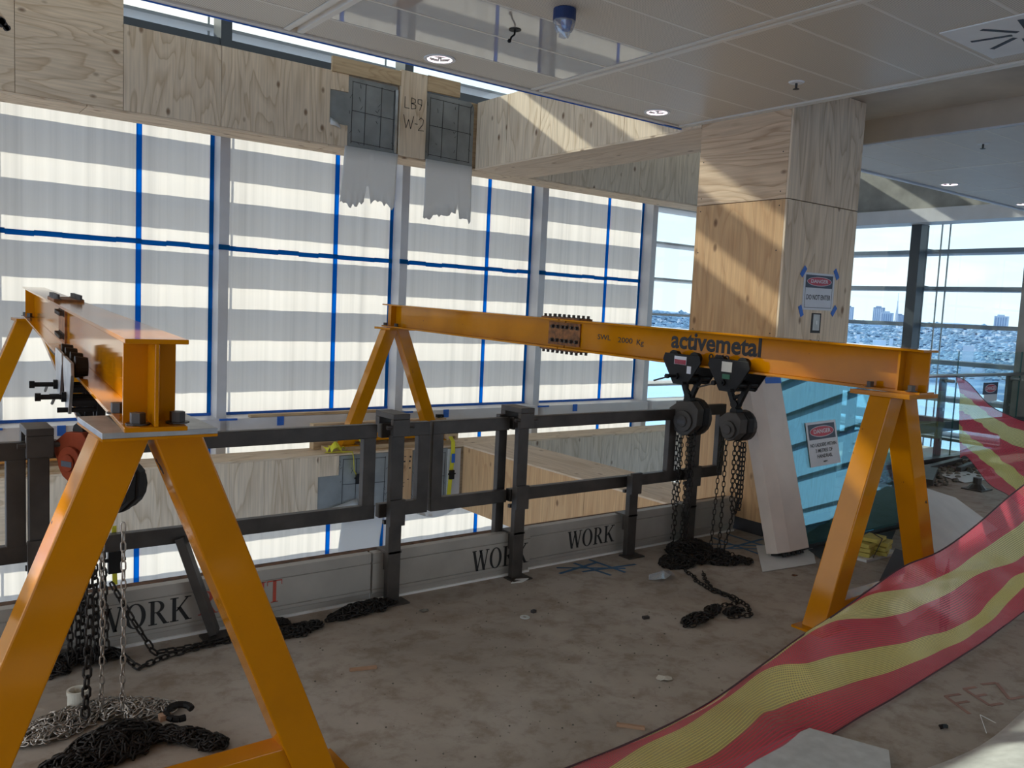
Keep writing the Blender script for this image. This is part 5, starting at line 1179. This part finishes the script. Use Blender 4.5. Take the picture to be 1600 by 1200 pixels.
# rubble and a steel stub at its foot
rg = random.Random(21)
rb = thing('rubble_pile', 'dusty rubble and steel offcuts under the balustrade', 'rubble', (9.2, 4.3, 0))
m = MB()
for k in range(150):
    s = rg.uniform(.012, .05); m.ball((rg.uniform(8.1, 10.6), rg.uniform(4.1, 4.7), s*.4), s, 6, 4, (1, rg.uniform(.6, 1), rg.uniform(.4, .8)))
m.build('stones', RUBBLE, rb, kind='stuff')
for p, q, w, h in (((8.4, 4.15, .05), (9.2, 4.5, .05), .12, .06), ((8.9, 4.55, .04), (10.3, 4.72, .04), .07, .05), ((9.6, 4.4, .04), (10.8, 4.62, .04), .05, .05)): MB().beam(p, q, w, h).build('steel_channel', STEEL, rb)
sheet('card_sheet', 'sunlit white sheet on the floor under the balustrade', [(9.0, 4.05, .012), (9.9, 4.0, .012), (10.4, 4.35, .012), (9.2, 4.42, .012)], CARD, .01)
st = thing('jack_post_stub', 'short steel stub with a square foot below the hanging net', 'stub', (8.80, 3.84, 0))
MB().cyl((8.80, 3.84, .03), (8.80, 3.84, .12), .04, 12).build('stem', STEEL, st); MB().box(8.68, 8.92, 3.74, 3.94, 0, .012).build('foot', STEEL, st); MB().cyl((8.80, 3.84, .012), (8.80, 3.84, .06), .09, 12, .045).build('flare', STEEL, st)

# ================================================================== ON THE CEILING
def downlight(label, x, y, zc=3.104):
    r = thing('downlight', label, 'light', (x, y, zc), 'recessed downlights')
    MB().ring((x, y, 0), .098, .078, zc-.006, zc, 28).build('trim_ring', WHITE, r)
    MB().ring((x, y, 0), .078, .066, zc-.004, zc+.0, 28).build('glow_ring', LAMP, r)
    m = MB(); m.cyl((x, y, zc-.001), (x, y, zc), .066, 24); m.build('reflector', STAIN, r)
    for k in range(6): a = math.pi/3*k; MB().beam((x+.015*math.cos(a), y+.015*math.sin(a), zc-.003), (x+.062*math.cos(a), y+.062*math.sin(a), zc-.003), .004, .003).build('fin', LAMP if k % 2 else CEIL_TRIM, r)
downlight('downlight over the torn paper at the ceiling edge', 2.80, 4.60)
downlight('downlight in the ceiling corner above the plywood bulkhead', 4.69, 4.57)
downlight('downlight in the far grey ceiling beside the column', 9.02, 4.50, 3.1)
downlight('downlight in the far grey ceiling at the right picture edge', 10.87, 4.52, 3.1)
def sprinkler(label, x, y, zc):
    r = thing('sprinkler_head', label, 'sprinkler', (x, y, zc), 'sprinkler heads')
    MB().cyl((x, y, zc), (x, y, zc-.008), .05, 20, .042).build('rose', WHITE, r); MB().cyl((x, y, zc-.008), (x, y, zc-.045), .008, 8).cyl((x, y, zc-.043), (x, y, zc-.046), .02, 12).build('head', BOLT, r)
sprinkler('sprinkler head in the perforated ceiling before the column', 4.68, 3.36, 3.104)
sprinkler('sprinkler head in the far grey ceiling', 7.18, 3.34, 3.1)
sd = thing('smoke_detector', 'ceiling detector with blue cap bagged in clear plastic', 'detector', (2.79, 3.40, 3.104))
MB().cyl((2.79, 3.40, 3.104), (2.79, 3.40, 3.045), .058, 24).build('cap', PLASTIC_BLUE, sd, bevel=.004)
rg = random.Random(2); vs = []
for i in range(6):
    for k in range(12):
        a = 2*math.pi*k/12; q = (.057-.007*i)*(1+rg.uniform(-.22, .22)*(i > 0)); vs.append((2.79+q*math.cos(a), 3.40+q*math.sin(a), 3.05-.017*i+rg.uniform(-.008, .008)))
m = MB(); m.add(vs, [(i*12+k, i*12+(k+1) % 12, (i+1)*12+(k+1) % 12, (i+1)*12+k) for i in range(5) for k in range(12)]); m.build('plastic_bag', CLEAR, sd)
MB().cyl((2.80, 3.395, 3.045), (2.80, 3.395, 3.0), .03, 12, .02).build('sensor', BLUE_TAPE, sd)
cb = thing('ceiling_cable', 'dark cable end dangling from a round hole in the ceiling', 'cable', (2.80, 3.83, 3.104))
MB().cyl((2.80, 3.83, 3.1045), (2.80, 3.83, 3.100), .034, 20).build('hole', BLACK, cb); MB().tube([(2.80, 3.83, 3.10), (2.795, 3.825, 3.075), (2.77, 3.82, 3.055), (2.765, 3.82, 3.035)], .005, 6).ball((2.757, 3.818, 3.032), .011, 8, 6).build('lead', BLACK, cb)
vt = thing('air_diffuser', 'square white swirl air diffuser in the ceiling at top right', 'vent', (4.68, 1.99, 3.104))
MB().box(4.38, 4.98, 1.72, 2.31, 3.098, 3.106).build('face_plate', WHITE, vt, bevel=.002)
for k in range(8):
    a = math.pi/4*k+.2; c, s = math.cos(a), math.sin(a); off = .02
    p = Vector((4.68+.06*c-off*s, 2.015+.06*s+off*c, 3.0975)); q = Vector((4.68+.25*c-off*s, 2.015+.25*s+off*c, 3.0975)); MB().beam(p, q, .026, .002).build('slot', plain('slot_black', (.008, .006, .012), .5), vt)
